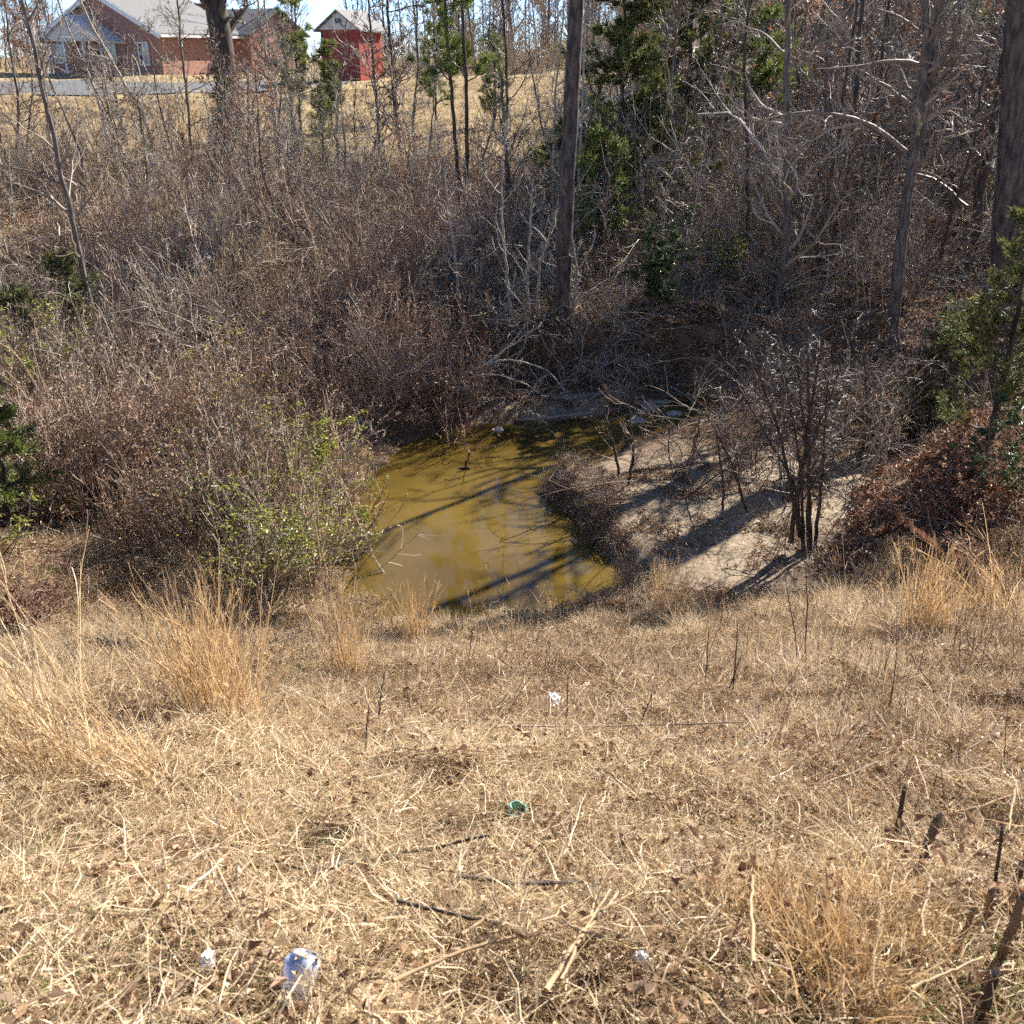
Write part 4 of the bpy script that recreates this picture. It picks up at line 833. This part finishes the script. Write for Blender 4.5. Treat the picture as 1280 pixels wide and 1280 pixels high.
for px, py, n0, h0, lab in ((612,455,4,1.3,'bleached dead branch heap on the bank above the pale rock'), (690,470,4,1.1,'bleached dead branch heap below the tall pine'), (520,500,4,1.0,'bleached dead branches left of the fallen limb'), (655,420,5,1.5,'bleached dead branch fan below the white stems'), (745,455,4,1.2,'grey dead branch heap in the dark hollow')):
    b = at(px, py); t = thing('dead_branch_heap', b, lab, 'branch'); P = grow(disc(n0, .3)+[0, 0, .05], nrm(hdir(n0, .1, 1.0)+[0, -.5, 0]), h0*rng.uniform(.7, 1.2, n0), 10, .2, -.05); Rr = rad(rng.uniform(.012, .02, n0), 10, .3); MB().tubes(P, Rr, 6).build('branches', M['twigwhite'], t, True)['kind'] = 'stuff'
    bb, d, L, r = spawn(P, Rr, 7, .2, 1, .4, 1.1, .25, .5, .5, .004); P2 = grow(bb, d, L, 7, .2, .01); R2 = rad(r, 7, .4); cb = MB().tubes(P2, R2, 4); bb, d, L, r = spawn(P2, R2, 4, .2, 1, .4, 1, .25, .5, .6, .0028); cb.tubes(grow(bb, d, L, 5, .2, .0), rad(r, 5, .5), 3); cb.build('twigs', M['twigwhite'], t)['kind'] = 'stuff'
b = at(645, 530); mb = MB().tubes(spline([(0,0,.05),(.6,.08,.07),(1.25,.25,.10)], 8, .01)[None], rad([.022], 8, .6), 7, cap=True); o = mb.build('driftwood', M['twigwhite'], None, True); o.location = b; tag(o, 'straight bleached driftwood pole along the far water edge', 'driftwood')

# ------------------------------------------------------------------ evergreen bushes
def cedar(px, py, h, w, label, n=9000, name='cedar_tree', m='cedar', size=.07):
    b = at(px, py); b[2] -= .05; tb = MB(); p = spline([(0,0,0),(.05,.02,h*.5),(0,0,h*.97)], 14, .01)[None]; tb.tubes(p, rad([.02+h*.012], 14, .2), 7)
    R = rad([.03+h*.012], 14, .2); bb, d, L, r = spawn(p, R, int(26+h*9), .06, .98, 1.0, 1.45, .9, 1.15, .4, .004, 0); t_ = bb[:, 2]/h
    L = w*(1.05-t_)**.7*rng.uniform(.55, 1.1, len(L)); P1 = grow(bb, d, L, 7, .12, .05); R1 = rad(r, 7, .3); cb = MB().tubes(P1, R1, 4)
    b2, d, L, r = spawn(P1, R1, 7, .15, 1, .4, 1, .25, .5, .6, .002); P2 = grow(b2, d, L, 5, .15, .03); cb.tubes(P2, rad(r, 5, .5), 3)
    k = rng.integers(0, len(P2), n); j = rng.integers(1, 5, n); dd = nrm(nrm(P2[k, 4]-P2[k, 2])+rng.normal(0, .6, (n, 3))); 
    cb.leaves(P2[k, j]+rng.normal(0, .02, (n, 3)), dd, rng.normal(0, 1, (n, 3)), size*rng.uniform(.6, 1.4, n), size*.28, None, 1, .1)
    finish(name, b, label, 'tree', tb, cb, M['darkbark'], [M['twigdark'], M[m]])
def leafbush(px, py, h, w, label, m, n=2600, size=.045, nst=9, tw='twigdark', name='evergreen_bush', lv=(7, 5)):
    b = at(px, py); b[2] -= .05; st = disc(nst, w*.2); a = rng.uniform(0, 6.283, nst); ln = rng.uniform(.9, 1.5, nst); d = np.stack([np.cos(a)*np.cos(ln), np.sin(a)*np.cos(ln), np.sin(ln)], -1)
    P = grow(st, d, h*rng.uniform(.6, 1.05, nst), 10, .12, .02); R = rad(rng.uniform(.006, .012, nst), 10, .3); tb = MB().tubes(P, R, 5)
    bb, d, L, r = spawn(P, R, lv[0], .25, 1, .5, 1.2, .25, .5, .5, .0025); L = np.clip(L, 0, w*.6); P1 = grow(bb, d, L, 6, .18, .02); R1 = rad(r, 6, .4); cb = MB().tubes(P1, R1, 3)
    bb, d, L, r = spawn(P1, R1, lv[1], .2, 1, .4, 1.1, .3, .6, .6, .0018); P2 = grow(bb, d, L, 5, .18, .0); cb.tubes(P2, rad(r, 5, .5), 3)
    k = rng.integers(0, len(P2), n); j = rng.integers(1, 5, n); dd = hdir(n, -.5, .9); cb.leaves(P2[k, j], dd, nrm(hdir(n, .2, 1.5)), size*rng.uniform(.6, 1.3, n), size*.5*rng.uniform(.7, 1.2, n), None, 1, .2)
    t = thing(name, b, label, 'bush'); tb.build('stems', M[tw], t); cb.build('crown', [M[tw], M[m]], t)
cedar(768, 300, 5.8, 2.1, 'tall dark cedar right of the tall pine', 34000, size=.12)
cedar(748, 345, 3.0, 1.2, 'olive green cedar low beside the tall pine trunk', 6500, m='pine', size=.09)
cedar(850, 240, 6.0, 1.7, 'dark cedar behind the white saplings', 18000, size=.13)
cedar(286, 200, 2.6, 1.0, 'bushy dark cedar at the foot of thick dark trunk', 6000)
cedar(405, 225, 2.6, .8, 'small olive cedar in the brush below the red shed', 4500, m='pine')
cedar(1235, 560, 3.0, 1.25, 'dark bushy cedar at the right edge below thick pine', 9000, size=.075)
cedar(1165, 545, 1.9, .9, 'low dark cedar behind the right end of the sandbar', 6000, size=.07)
cedar(12, 660, 1.7, .75, 'yellow green cedar at the left edge above the vine hump', 7000, m='pine', size=.06)
cedar(30, 462, 1.3, .9, 'dark spreading cedar at the left edge beneath the clearing', 5000)
cedar(95, 435, 1.6, .8, 'shaded dark cedar at the foot of the leaning sapling', 4500)
leafbush(828, 400, 1.7, 1.3, 'glossy dark green bush on the far bank right of pine', 'holly', 4200, .085)
leafbush(895, 360, 1.2, 1.3, 'olive broadleaf bush right of the glossy bush', 'privet', 1500, .06, tw='twiggrey')
leafbush(683, 415, .55, .5, 'small pale green bush on the far bank near the pine', 'privet', 600, .04)
leafbush(1252, 425, 1.5, 1.2, 'leafy green vine thicket at the foot of the right pine', 'privet', 4200, .075)
leafbush(1250, 640, 1.4, 1.2, 'glossy dark bush at right edge above the red leaves', 'holly', 2200, .06)
leafbush(1190, 640, .9, .9, 'low red-leaved bramble bush right of the sandbar', 'redlitter', 900, .05)
leafbush(390, 735, 1.55, 1.1, 'bright yellow green privet bush at the left pond edge', 'privet', 1000, .046, 18, 'twig')
leafbush(330, 760, 1.5, 1.1, 'dark stemmed shrub with sparse green leaves left of the pond', 'privet', 1300, .05, 18)
leafbush(285, 720, 1.7, 1.0, 'tall thin-stemmed shrub at the left behind the tan grass clump', 'privet', 260, .04, 14, 'twigdark', 'bare_shrub')
leafbush(385, 610, 1.4, .8, 'small yellow-leaved bush at the pond left bank', 'privet', 1300, .055)
leafbush(445, 690, .8, .8, 'thin leafy sprigs leaning over the pond left edge', 'privet', 800, .045)
leafbush(62, 505, 1.6, 1.0, 'yellow green leafy bush below the spreading left cedar', 'privet', 700, .055, 12, 'twig')
leafbush(300, 560, 1.9, .9, 'thin upright shrub with yellow leaves amid pinkish brush', 'privet', 500, .05, 9, 'twig')
leafbush(20, 530, 1.5, .9, 'yellow green leafy bush at the left edge under branches', 'privet', 900, .05)
leafbush(5, 700, .8, .6, 'bright green leaves at the left edge beside cedar', 'privet', 700, .045)
leafbush(40, 800, .9, 1.1, 'reddish vine mound at the left edge of the slope', 'vine', 2600, .035, 22, 'vine', 'vine_mound')
leafbush(770, 512, .6, 1.1, 'pale twiggy mound beside the creek stones', 'bud', 260, .03, 40, 'twiggrey', 'brush_mound')
leafbush(960, 480, 1.6, 1.6, 'dense grey twig mass behind the sandbar bush', 'bud', 200, .03, 40, 'twiggrey', 'bare_shrub', (9, 6))
leafbush(490, 500, 1.2, 1.4, 'grey twiggy shrub on the left far bank of pond', 'bud', 200, .03, 34, 'twiggrey', 'bare_shrub', (9, 6))

for px, py, h, w, lf, nl, tw, lab in ((232,705,1.9,1.3,'bud',260,'twigdark','tall dark-stemmed bare shrub farthest left above the shelf'), (305,672,2.1,1.3,'privet',160,'twigdark','tall dark bare shrub behind the yellow green privet'), (352,655,1.8,1.2,'privet',260,'twig','brown-stemmed shrub close behind the yellow green privet'),
    (190,610,1.8,1.4,'bud',500,'twig','pinkish bare shrub above the left shelf'), (265,590,1.9,1.4,'bud',600,'twig','pinkish bare shrub above the small sandy patch'), (420,590,1.3,1.1,'bud',400,'twig','bare shrub leaning over the upper left pond edge'), (450,640,1.0,1.0,'privet',300,'twig','low leafy shrub overhanging the middle left pond edge'), (120,600,1.4,1.3,'bud',400,'twiggrey','grey bare shrub beside the left edge cedar'),
    (1130,540,1.9,1.2,'litter',160,'twigdark','dark bare shrub at the right end of the sandbar'), (1080,520,1.7,1.1,'litter',120,'twigdark','dark bare shrub behind the sandbar right of bush'), (1180,520,2.2,1.3,'rustleaf',200,'twigdark','dark bare shrub with rust leaves beside low cedar'), (945,590,1.5,1.3,'litter',160,'twiggrey','grey twiggy shrub left of the many-stemmed sandbar bush'), (1045,565,1.7,1.3,'litter',160,'twigdark','dark twiggy shrub right of the many-stemmed sandbar bush'), (985,545,1.9,1.5,'litter',200,'twiggrey','tall grey twiggy shrub behind the many-stemmed sandbar bush'), (915,445,1.3,1.2,'bud',200,'twiggrey','grey bare shrub above the narrow creek channel'), (540,470,1.2,1.2,'bud',200,'twigwhite','bleached twiggy shrub above the far pond edge'), (470,455,1.5,1.3,'bud',300,'twiggrey','grey bare shrub uphill of the far pond corner')):
    leafbush(px, py, h, w, lab, lf, nl, .045, 13, tw, 'bare_shrub', (8, 6))
# ------------------------------------------------------------------ broomsedge clumps
def sedge_mesh(h, n, r, lean=0., curl=-.02, m='sedge'):
    mb = MB(); b = disc(n, r); el = rng.uniform(1.15, 1.55, n); a = rng.uniform(0, 6.283, n); d = np.stack([np.cos(a)*np.cos(el)+lean, np.sin(a)*np.cos(el), np.sin(el)], -1)
    P = grow(b, d, h*rng.uniform(.4, 1.05, n), 8, .05, curl); w = rng.uniform(.004, .008, n)[:, None]*np.linspace(1, .35, 8); mb.ribbons(P, w, side_of(P), None, 0)
    bb, dd, L, rr = spawn(P, np.full((n, 8), .002), 3, .35, 1, .12, .4, .12, .28, 1, .001); Q = grow(bb, dd, L, 4, .1, -.03); mb.ribbons(Q, np.full((len(Q), 4), .0032), side_of(Q), None, 0)
    nn = n; b = disc(nn, r*1.3); Q = grow(b, hdir(nn, .3, 1.3), rng.uniform(.15, .4, nn), 5, .15, -.12); mb.ribbons(Q, np.full((nn, 5), .0036), side_of(Q), None, 1)
    return mb.mesh('straw', [M[m], M['straw']])
def sedge(px, py, label, me, sc, rz=0, name='broomsedge_clump'):
    b = at(px, py); o = bpy.data.objects.new(name, me); COL.objects.link(o); o.location = b-np.array([0, 0, .02]); o.rotation_euler = (0, 0, rz); o.scale = (sc,)*3; tag(o, label, 'grass clump', 'tan grass clumps on the near slope'); return o
s1 = sedge_mesh(.9, 170, .17, -.08, -.02, 'sedgeorange'); s2 = sedge_mesh(.85, 90, .10, 0, -.015, 'sedgeorange'); s3 = sedge_mesh(.95, 60, .13, -.3, -.11); s4 = sedge_mesh(.85, 60, .13, .25, -.10)
sedge(285, 925, 'large orange-tan grass clump standing left of the pond', s1, 1.0)
sedge(258, 900, 'smaller tan grass clump against the left of large clump', s2, .9, 1)
sedge(115, 985, 'pale arching grass clump at the left edge of the slope', s3, 1.05, .2)
sedge(60, 1000, 'bleached grass clump at the far left foreground', s4, .8, 2.6)
sedge(190, 985, 'drooping pale grass clump beside the arching clump', s4, .75, 3.5)
sedge(522, 812, 'tan grass clump at the near pond edge', s2, .9, .5)
sedge(436, 850, 'thin tan grass clump left of the pond edge clump', s2, .85, 2)
sedge(1138, 800, 'tall orange grass clump right of the sandbar', s2, 1.0, 3); sedge(1165, 795, 'orange grass clump beside the tall one at right', s2, .95, 4.4)
sedge(1222, 780, 'orange grass clump second from the right edge', s2, .85, 5); sedge(1262, 790, 'arching pale grass clump at the right edge', s3, 1.15, 0)
sedge(825, 765, 'low orange grass clump where sandbar meets the straw', s2, .8, 2.2); sedge(850, 770, 'small orange grass tuft below the sandbar', s2, .7, 1.2)
sedge(715, 768, 'single plumed grass stalks over the near water edge', sedge_mesh(.7, 9, .06), .8, 0, 'plume_grass'); sedge(690, 772, 'thin dark plumed stalks at the near water edge', sedge_mesh(.7, 7, .05), .7, 2, 'plume_grass')
def tuft_mesh():
    mb = MB(); c0 = disc(7, .12); q = c0[rng.integers(0, 7, 420)]+rng.normal(0, .03, (420, 3))*[1, 1, 0]; strands(mb, q, .12, .30, .7, 1.5, .0035, .007, -.12, 0, 6, .12); strands(mb, disc(110, .19), .08, .2, .2, 1.0, .003, .006, -.12, 1, 5, .2); return mb.mesh('straw', [M['sedgeorange'], M['straw']])
tm = [tuft_mesh() for _ in range(3)]
for px, py, k, sc, lab in ((945,1180,0,.85,'rounded orange grass tuft left of the larger tuft pair'), (1095,1175,1,.9,'dense orange grass tuft beside the cut stubs'), (1030,1250,2,.9,'orange grass tuft at the bottom edge'), (1150,1215,0,.6,'small orange grass tuft below the cut stubs'), (300,1060,1,.6,'low brown grass tuft left of the crossing sticks')):
    sedge(px, py, lab, tm[k], sc, k*2+1, 'grass_tuft')['group'] = 'cut grass tufts in the foreground'

# ------------------------------------------------------------------ weed stems that stand out
for px, py, hpx, lab in ((472,920,110,'dark upright weed stem left of the pond view'), (455,960,120,'dark slanted weed stem at left of the slope'), (793,930,90,'dark straight weed stem below the pond'), (915,885,150,'dark leaning weed stem beneath the sandbar'), (905,885,100,'short leaning weed stem next to the taller one'), (998,840,180,'tall thin weed stem before the sandbar bush'), (1006,842,190,'second tall thin weed stem before sandbar bush'), (880,870,110,'thin weed stem left of the leaning weed stem'), (585,838,70,'small dark weed stem at the near shore'), (1105,905,120,'pale thin weed stem on the right slope')):
    b = at(px, py); h = hpx*b[1]/FPX*.98; P = grow(np.zeros((1, 3)), np.array([[rng.normal(0, .08), 0, 1]]), h, 9, .03, .01); R = rad([.0055], 9, .35); tb = MB().tubes(P, R, 5)
    t = thing('weed_stem', b, lab, 'weed', 'weed stems on the near slope'); tb.build('stem', M['tanbark'] if 'pale' in lab else M['darkbark'], t)
    bb, d, L, r = spawn(P, R, 9, .4, 1, .4, .9, .12, .25, .6, .0016); Q = grow(bb, d, L, 5, .1, .05); MB().tubes(Q, rad(r, 5, .5), 3).build('side_twigs', M['twig'], t)['kind'] = 'stuff'

# ------------------------------------------------------------------ stones and pond debris
def stone(px, py, sx, sy, sz, m, label, name='stone', z=None, group=None):
    b = at(px, py); import bmesh; bm = bmesh.new(); bmesh.ops.create_icosphere(bm, subdivisions=3, radius=1); sd = rng.uniform(0, 50)
    for v in bm.verts:
        c = np.array(v.co); k = 1+.55*float(fbm(np.array([c[0]*1.3+sd]), np.array([c[1]*1.3+c[2]*.9+sd]), 3)[0]); v.co = Vector(c*k*[sx, sy, sz])
    me = bpy.data.meshes.new(name); bm.to_mesh(me); bm.free(); me.materials.append(M[m]); o = bpy.data.objects.new(name, me); COL.objects.link(o); o.location = (b[0], b[1], max(b[2], 0 if z is None else z)+sz*.25); o.rotation_euler = (0, 0, rng.uniform(0, 6)); return tag(o, label, 'stone', group)
for px, py, s, lab in ((813,510,.22,'largest flat creek stone in the narrow channel'), (826,504,.13,'small creek stone behind the largest one'), (796,527,.17,'tan creek stone nearest the pond'), (800,516,.12,'creek stone between the largest and the tan one'), (842,518,.13,'half sunk creek stone at right of the group'), (873,528,.10,'small pale stone at the sandbar back edge')):
    stone(px, py, s, s*.7, s*.35, 'rock', lab, 'creek_stone', 0, 'stones in the creek channel')
stone(621, 539, .09, .06, .05, 'paler', 'small pale rock at the far waterline of the pond', 'rock', 0)
for px, py, s, lab in ((135,795,.055,'topmost white stone of the little heap on the left'), (131,802,.05,'middle white stone of the little heap at left'), (129,809,.06,'largest white stone, leftmost of the little heap'), (152,803,.06,'white stone on the right side of little heap'), (163,794,.035,'smallest white stone right of the little heap')):
    stone(px, py, s, s*.6, s*.5, 'paler', lab, 'white_stone', None, 'white stones left of the pond')
b = at_z(582, 587); t = thing('snag', b, 'small dark snag poking out of the yellow brown water', 'snag')
MB().tubes(spline([(0,0,-.3),(0,0,.05),(.005,0,.15)], 8)[None], rad([.022], 8, .6), 6, cap=True).build('stub', M['darkbark'], t); MB().tubes(spline([(-.10,.02,.0),(-.03,0,.025),(.07,-.02,.03)], 7)[None], rad([.03], 7, .5), 6, cap=True).build('root', M['darkbark'], t)
# roots and drift along the cut bank of the sandbar and the far bank
x, y = grid(-.2, 3.4, 8.8, 13.9, .17, lambda x, y: ((water_sd(x, y) > .0) & (water_sd(x, y) < .5))*.8*(~in_near(x, y))*(y < 13.9))
put('bank_root_mat', LR, 5, x, y, .10, .24, 'dark root and twig mat on the cut edge of the sandbar', 'roots', .4, .8)
x, y = grid(-4, 7, 14.5, 20.5, .4, lambda x, y: ((water_sd(x, y) > .12) & (water_sd(x, y) < 4.2))*np.where((x > -1.6) & (x < 3) & (y < 17.2), .3, .95))
put('far_bank_litter', LL, 5, x, y, .3, .6, 'dead leaves caught on the steep far bank above the water', 'leaves', .25)
x, y = grid(-4, 6, 14.5, 20, .38, lambda x, y: ((water_sd(x, y) > .1) & (water_sd(x, y) < 3.6))*.6*((x < -1.5) | (y > 17.3)))
put('far_bank_roots', LR, 5, x, y, .25, .6, 'roots and twigs hanging on the far bank above the water', 'roots', .5, .8)

# ------------------------------------------------------------------ foreground sticks, stubs and litter
def stick(pts, wpx, m, label, lift=.035, group=None, name='stick'):
    P = []
    for a, c in pts: q = at(a, c); q[2] += lift+.04; P.append(q)
    P = np.array(P); b = P[0].copy(); d = np.linalg.norm(EYE-P.mean(0)); r = wpx/2*d/FPX
    p = spline(P-b, 14, r*.25)[None]; R = rad([r], 14, .6)*rng.uniform(.88, 1.1, (1, 14))
    o = MB().tubes(p, R, 8, np.array([rng.uniform(.4, .8)]), 0, True).build(name, M[m], None, True); o.location = b; return tag(o, label, 'stick', group)
stick([(288,1090),(330,1104),(398,1128)], 4.5, 'darkbark', 'dark stick slanting down from the brown tuft', .05); stick([(388,1126),(470,1108),(540,1096),(612,1080)], 6, 'darkbark', 'long dark stick rising right toward the green glass', .05)
stick([(574,1134),(640,1144),(720,1140),(838,1127)], 6, 'darkbark', 'long dark stick across the middle foreground', .05); stick([(500,1168),(560,1182),(620,1198)], 6, 'darkbark', 'dark stick half hidden beneath the straw bundle', .05)
stick([(495,1285),(600,1235),(720,1210),(805,1152)], 5.0, 'stalk', 'longest pale bent stalk at the bottom', .07); stick([(682,1285),(712,1232),(770,1155)], 6.8, 'stalk', 'thick tan stalk crossing the longest pale stalk', .05)
stick([(700,1280),(730,1215),(760,1165)], 4.3, 'stalk', 'thinner tan stalk beside the thick tan one', .075); stick([(578,1214),(620,1188),(664,1150)], 4.3, 'stalk', 'short bright frayed stalk above the longest stalk', .06)
stick([(780,1285),(815,1262),(862,1232)], 14, 'tanbark', 'thick bark-covered stick at the bottom right of stalks', .04); stick([(932,1285),(930,1220),(932,1152)], 5.0, 'stalk', 'upright pale stalk in front of the left orange tuft', .12)
stick([(1180,1060),(1215,1052),(1256,1036)], 3.7, 'stalk', 'pale broken stalk at the right above cut stubs', .09); stick([(1256,1036),(1250,1070),(1246,1100)], 3.1, 'stalk', 'pale hanging stalk at right edge joining broken stalk', .12)
stick([(938,940),(955,962),(972,990)], 2.5, 'stalk', 'short pale stalk right of the middle slope'); stick([(630,938),(760,936),(930,932)], 3, 'twiggrey', 'thin grey stem lying across the slope below the pond', .08)
stick([(0,1200),(40,1190),(92,1182)], 3.7, 'stalk', 'pale stalk at the lower left edge'); stick([(1128,1285),(1180,1262),(1215,1248)], 4.3, 'stalk', 'pale stalk in the bottom right corner', .06)
def stub(px, py, hpx, wpx, m, label, lean=(0, 0), cutm='straw'):
    b = at(px, py); d = np.linalg.norm(EYE-b); h = hpx*1.05*d/FPX/math.cos(math.radians(42))+.03; r = wpx*.45*d/FPX
    t = thing('cut_stub', b, label, 'stub', 'cut woody stubs at the lower right')
    p = spline([(0,0,-.04),(lean[0]*.5*h,lean[1]*.5*h,h*.5),(lean[0]*h,lean[1]*h,h)], 10, r*.15)[None]; MB().tubes(p, rad([r], 10, .8), 8, np.array([.5]), 0).build('stem', M[m], t, True)
    e = p[0, -1]; a = np.arange(12)*math.pi/6; rr = r*.83; pts = [(e[0]+rr*math.cos(q), e[1]+rr*math.sin(q), e[2]+.8*rr*math.cos(q-.6)+rr*rng.uniform(-.1, .9)) for q in a]+[(e[0], e[1], e[2]-.3*rr)]+[(e[0]+rr*math.cos(q), e[1]+rr*math.sin(q), e[2]-rr*.8) for q in a]
    MB().poly(pts, [(i, (i+1) % 12, 12) for i in range(12)]+[(13+i, 13+(i+1) % 12, (i+1) % 12, i) for i in range(12)]).build('cut_face', M['stalk'], t)
stub(1116,1062,52,7,'darkbark','thin straight dark stub left of the thicker stub'); stub(1146,1095,46,13,'greybark','thick grey stub with slanted cut end', (.12,0)); stub(1228,1180,38,10,'tanbark','orange brown stub lower left of the corner pair', (-.06,0))
stub(1245,1215,60,12,'tanbark','split orange brown stub in the right corner', (.08,0)); stub(1190,1205,40,8,'tanbark','bent orange brown stub next to the orange tufts', (.12,0)); stub(1255,1130,62,10,'darkbark','dark stub at the right edge under the hanging stalk', (.16,0)); stub(1240,1140,70,5,'darkbark','thin dark twig stub beside the right edge stub', (-.1,0)); stub(1228,1275,34,12,'darkbark','dark stub at the bottom right corner')

# crushed drink can
def can():
    b = at(377, 1250); t = thing('drink_can', b+np.array([0, 0, .045]), 'crushed blue and white drink can half buried in straw', 'can')
    prof = [(0,.112),(.022,.112),(.0245,.116),(.026,.113),(.031,.100),(.0325,.092),(.0325,.02),(.030,.008),(.024,.0),(.0,.006)]
    n = 28; v = []
    for r, z in prof:
        for k in range(n):
            a = k*2*math.pi/n; q = r*(1+.10*math.sin(3*a+z*40)*(.3 if z > .1 else 1)-.18*max(0, math.cos(a-1))*math.exp(-((z-.05)/.03)**2)); v.append((q*math.cos(a), q*math.sin(a), z-.056))
    f = [(i*n+k, i*n+(k+1) % n, (i+1)*n+(k+1) % n, (i+1)*n+k) for i in range(len(prof)-1) for k in range(n)]
    mm, tt, nn, ll = mat('printed aluminium'); bb = nn['Principled BSDF']; tc = nn.new('ShaderNodeTexCoord'); nz = nn.new('ShaderNodeTexNoise'); nz.inputs['Scale'].default_value = 28; ll.new(tc.outputs['Object'], nz.inputs['Vector'])
    r_ = ramp(nn, [(.42,.48,.68), (.68,.72,.82), (.88,.89,.91)], [.30, .45, .56]); ll.new(nz.outputs[0], r_.inputs[0]); ll.new(r_.outputs[0], bb.inputs['Base Color']); bb.inputs['Metallic'].default_value = .45; bb.inputs['Roughness'].default_value = .3
    o = MB().poly(v, f).build('body', mm, t, True)
    MB().tubes(np.array([[(.0245*math.cos(a), .0245*math.sin(a), .0605) for a in np.linspace(0, 2*math.pi, 25)]]), np.full((1, 25), .0018), 6).build('rim', M['alu'], t, True)
    t.rotation_euler = (math.radians(-38), math.radians(8), math.radians(-12)); t.scale = (1.12, 1.12, .8)
M['alu'] = plain('aluminium', (.75,.76,.78), .3, .5, .05, 10, .9)
can()
def crumple(px, py, s, m, label, name, cat, flat=.6):
    b = at(px, py); import bmesh; bm = bmesh.new(); bmesh.ops.create_icosphere(bm, subdivisions=3, radius=1)
    for v in bm.verts: c = np.array(v.co); k = 1+rng.normal(0, .16); v.co = Vector(c*k*[s, s*.75, s*flat])
    me = bpy.data.meshes.new(name); bm.to_mesh(me); bm.free(); me.materials.append(m); o = bpy.data.objects.new(name, me); COL.objects.link(o); o.location = b+np.array([0, 0, s*.5+.05]); o.rotation_euler = (rng.uniform(0, 1), 0, rng.uniform(0, 6)); return tag(o, label, cat)
white = plain('white paper', (.82,.82,.80), .6, .3, .06, 20)
crumple(265, 1232, .017, white, 'small white crumpled scrap left of the drink can', 'paper_scrap', 'litter', 1.4); crumple(801, 1226, .016, white, 'small white scrap near the bark-covered stick', 'paper_scrap', 'litter', 1.2); crumple(692, 902, .045, white, 'white crumpled paper on the slope below the pond', 'paper_scrap', 'litter', .6).location.z += .06
def glassbit():
    mm, tt, nn, ll = mat('green glass'); bb = nn['Principled BSDF']; bb.inputs['Base Color'].default_value = (.50,.88,.74,1); bb.inputs['Roughness'].default_value = .15; bb.inputs['Transmission Weight'].default_value = .35; bb.inputs['IOR'].default_value = 1.3
    b = at(642, 1050); n = 22; prof = [(.0,.012),(.020,.006),(.027,.0),(.030,.004),(.031,.03),(.030,.055),(.027,.055),(.0275,.03),(.026,.012),(.0,.016)]; v = [(r*math.cos(k*2*math.pi/n), r*math.sin(k*2*math.pi/n), z*(1+.25*math.sin(k*1.3))) for r, z in prof for k in range(n)]
    f = [(i*n+k, i*n+(k+1) % n, (i+1)*n+(k+1) % n, (i+1)*n+k) for i in range(len(prof)-1) for k in range(n)]
    o = MB().poly(v, f).build('bottle_bottom', mm, None, True); o.location = b+np.array([0, 0, .112]); o.scale = (.8,)*3; o.rotation_euler = (math.radians(48), math.radians(12), .2); tag(o, 'broken green bottle bottom shining in the straw', 'bottle')
glassbit()
def cone_():
    b = at(732, 1250); mb = MB(); n = 90; k = np.arange(n); a = k*2.4; z = k/n; r = .020*np.sin(np.clip(z*2.7+.35, 0, math.pi)); c = np.stack([z*.07-.035, r*.5*np.cos(a), r*.5*np.sin(a)], -1); d = nrm(np.stack([np.full(n, .5), np.cos(a), np.sin(a)], -1))
    mb.leaves(c, d, np.tile([1., 0, 0], (n, 1)), .020, .014, None, 0, .1); mb.tubes(np.array([[(-.035, 0, 0), (0, 0, 0), (.035, 0, 0)]]), np.array([[.010, .012, .004]]), 8)
    o = mb.build('pine_cone', M['oakleaf']); o.location = b+np.array([0, 0, .035]); o.rotation_euler = (0, 0, .4); tag(o, 'small dark pine cone left of the bark-covered stick', 'pine cone')
cone_()
for k, (px, py, lab) in enumerate(((900,980,'dark curled leaf on the slope below the sandbar'), (1086,978,'grey brown curled leaf on the right slope'), (930,1020,'red brown leaf in the straw right of the green glass'), (1165,1060,'pale grey leaf heap between the stubs'), (1250,980,'dark leaf at the right edge of the slope'))):
    b = at(px, py); mb = MB(); u, v = np.meshgrid(np.linspace(0, 1, 8), np.linspace(-1, 1, 6)); wd = .024*np.sin(math.pi*np.clip(u, .02, .98))**.7*(1+.18*np.sin(u*19)); c = rng.uniform(1.0, 1.9)
    X = .068*u; Y = wd*np.sin(v*c)/c*1.6; Z = wd*(1-np.cos(v*c))/c*1.8+.012*np.sin(u*3.1+k); mb._add(np.stack([X, Y, Z], -1), rng.uniform(.1, .35)); q = np.arange(5)[:, None]*8+np.arange(7)[None]; mb.q.append(np.stack([q, q+1, q+9, q+8], -1).reshape(-1, 4)); mb.qm.append(np.zeros(35))
    o = mb.build('dead_leaf', M['redlitter' if 'red' in lab else 'litter']); o.location = b+np.array([0, 0, .045]); o.rotation_euler = (rng.uniform(-.5, .5), rng.uniform(-.4, .4), rng.uniform(0, 6)); tag(o, lab, 'leaf', 'curled leaves on the near slope')
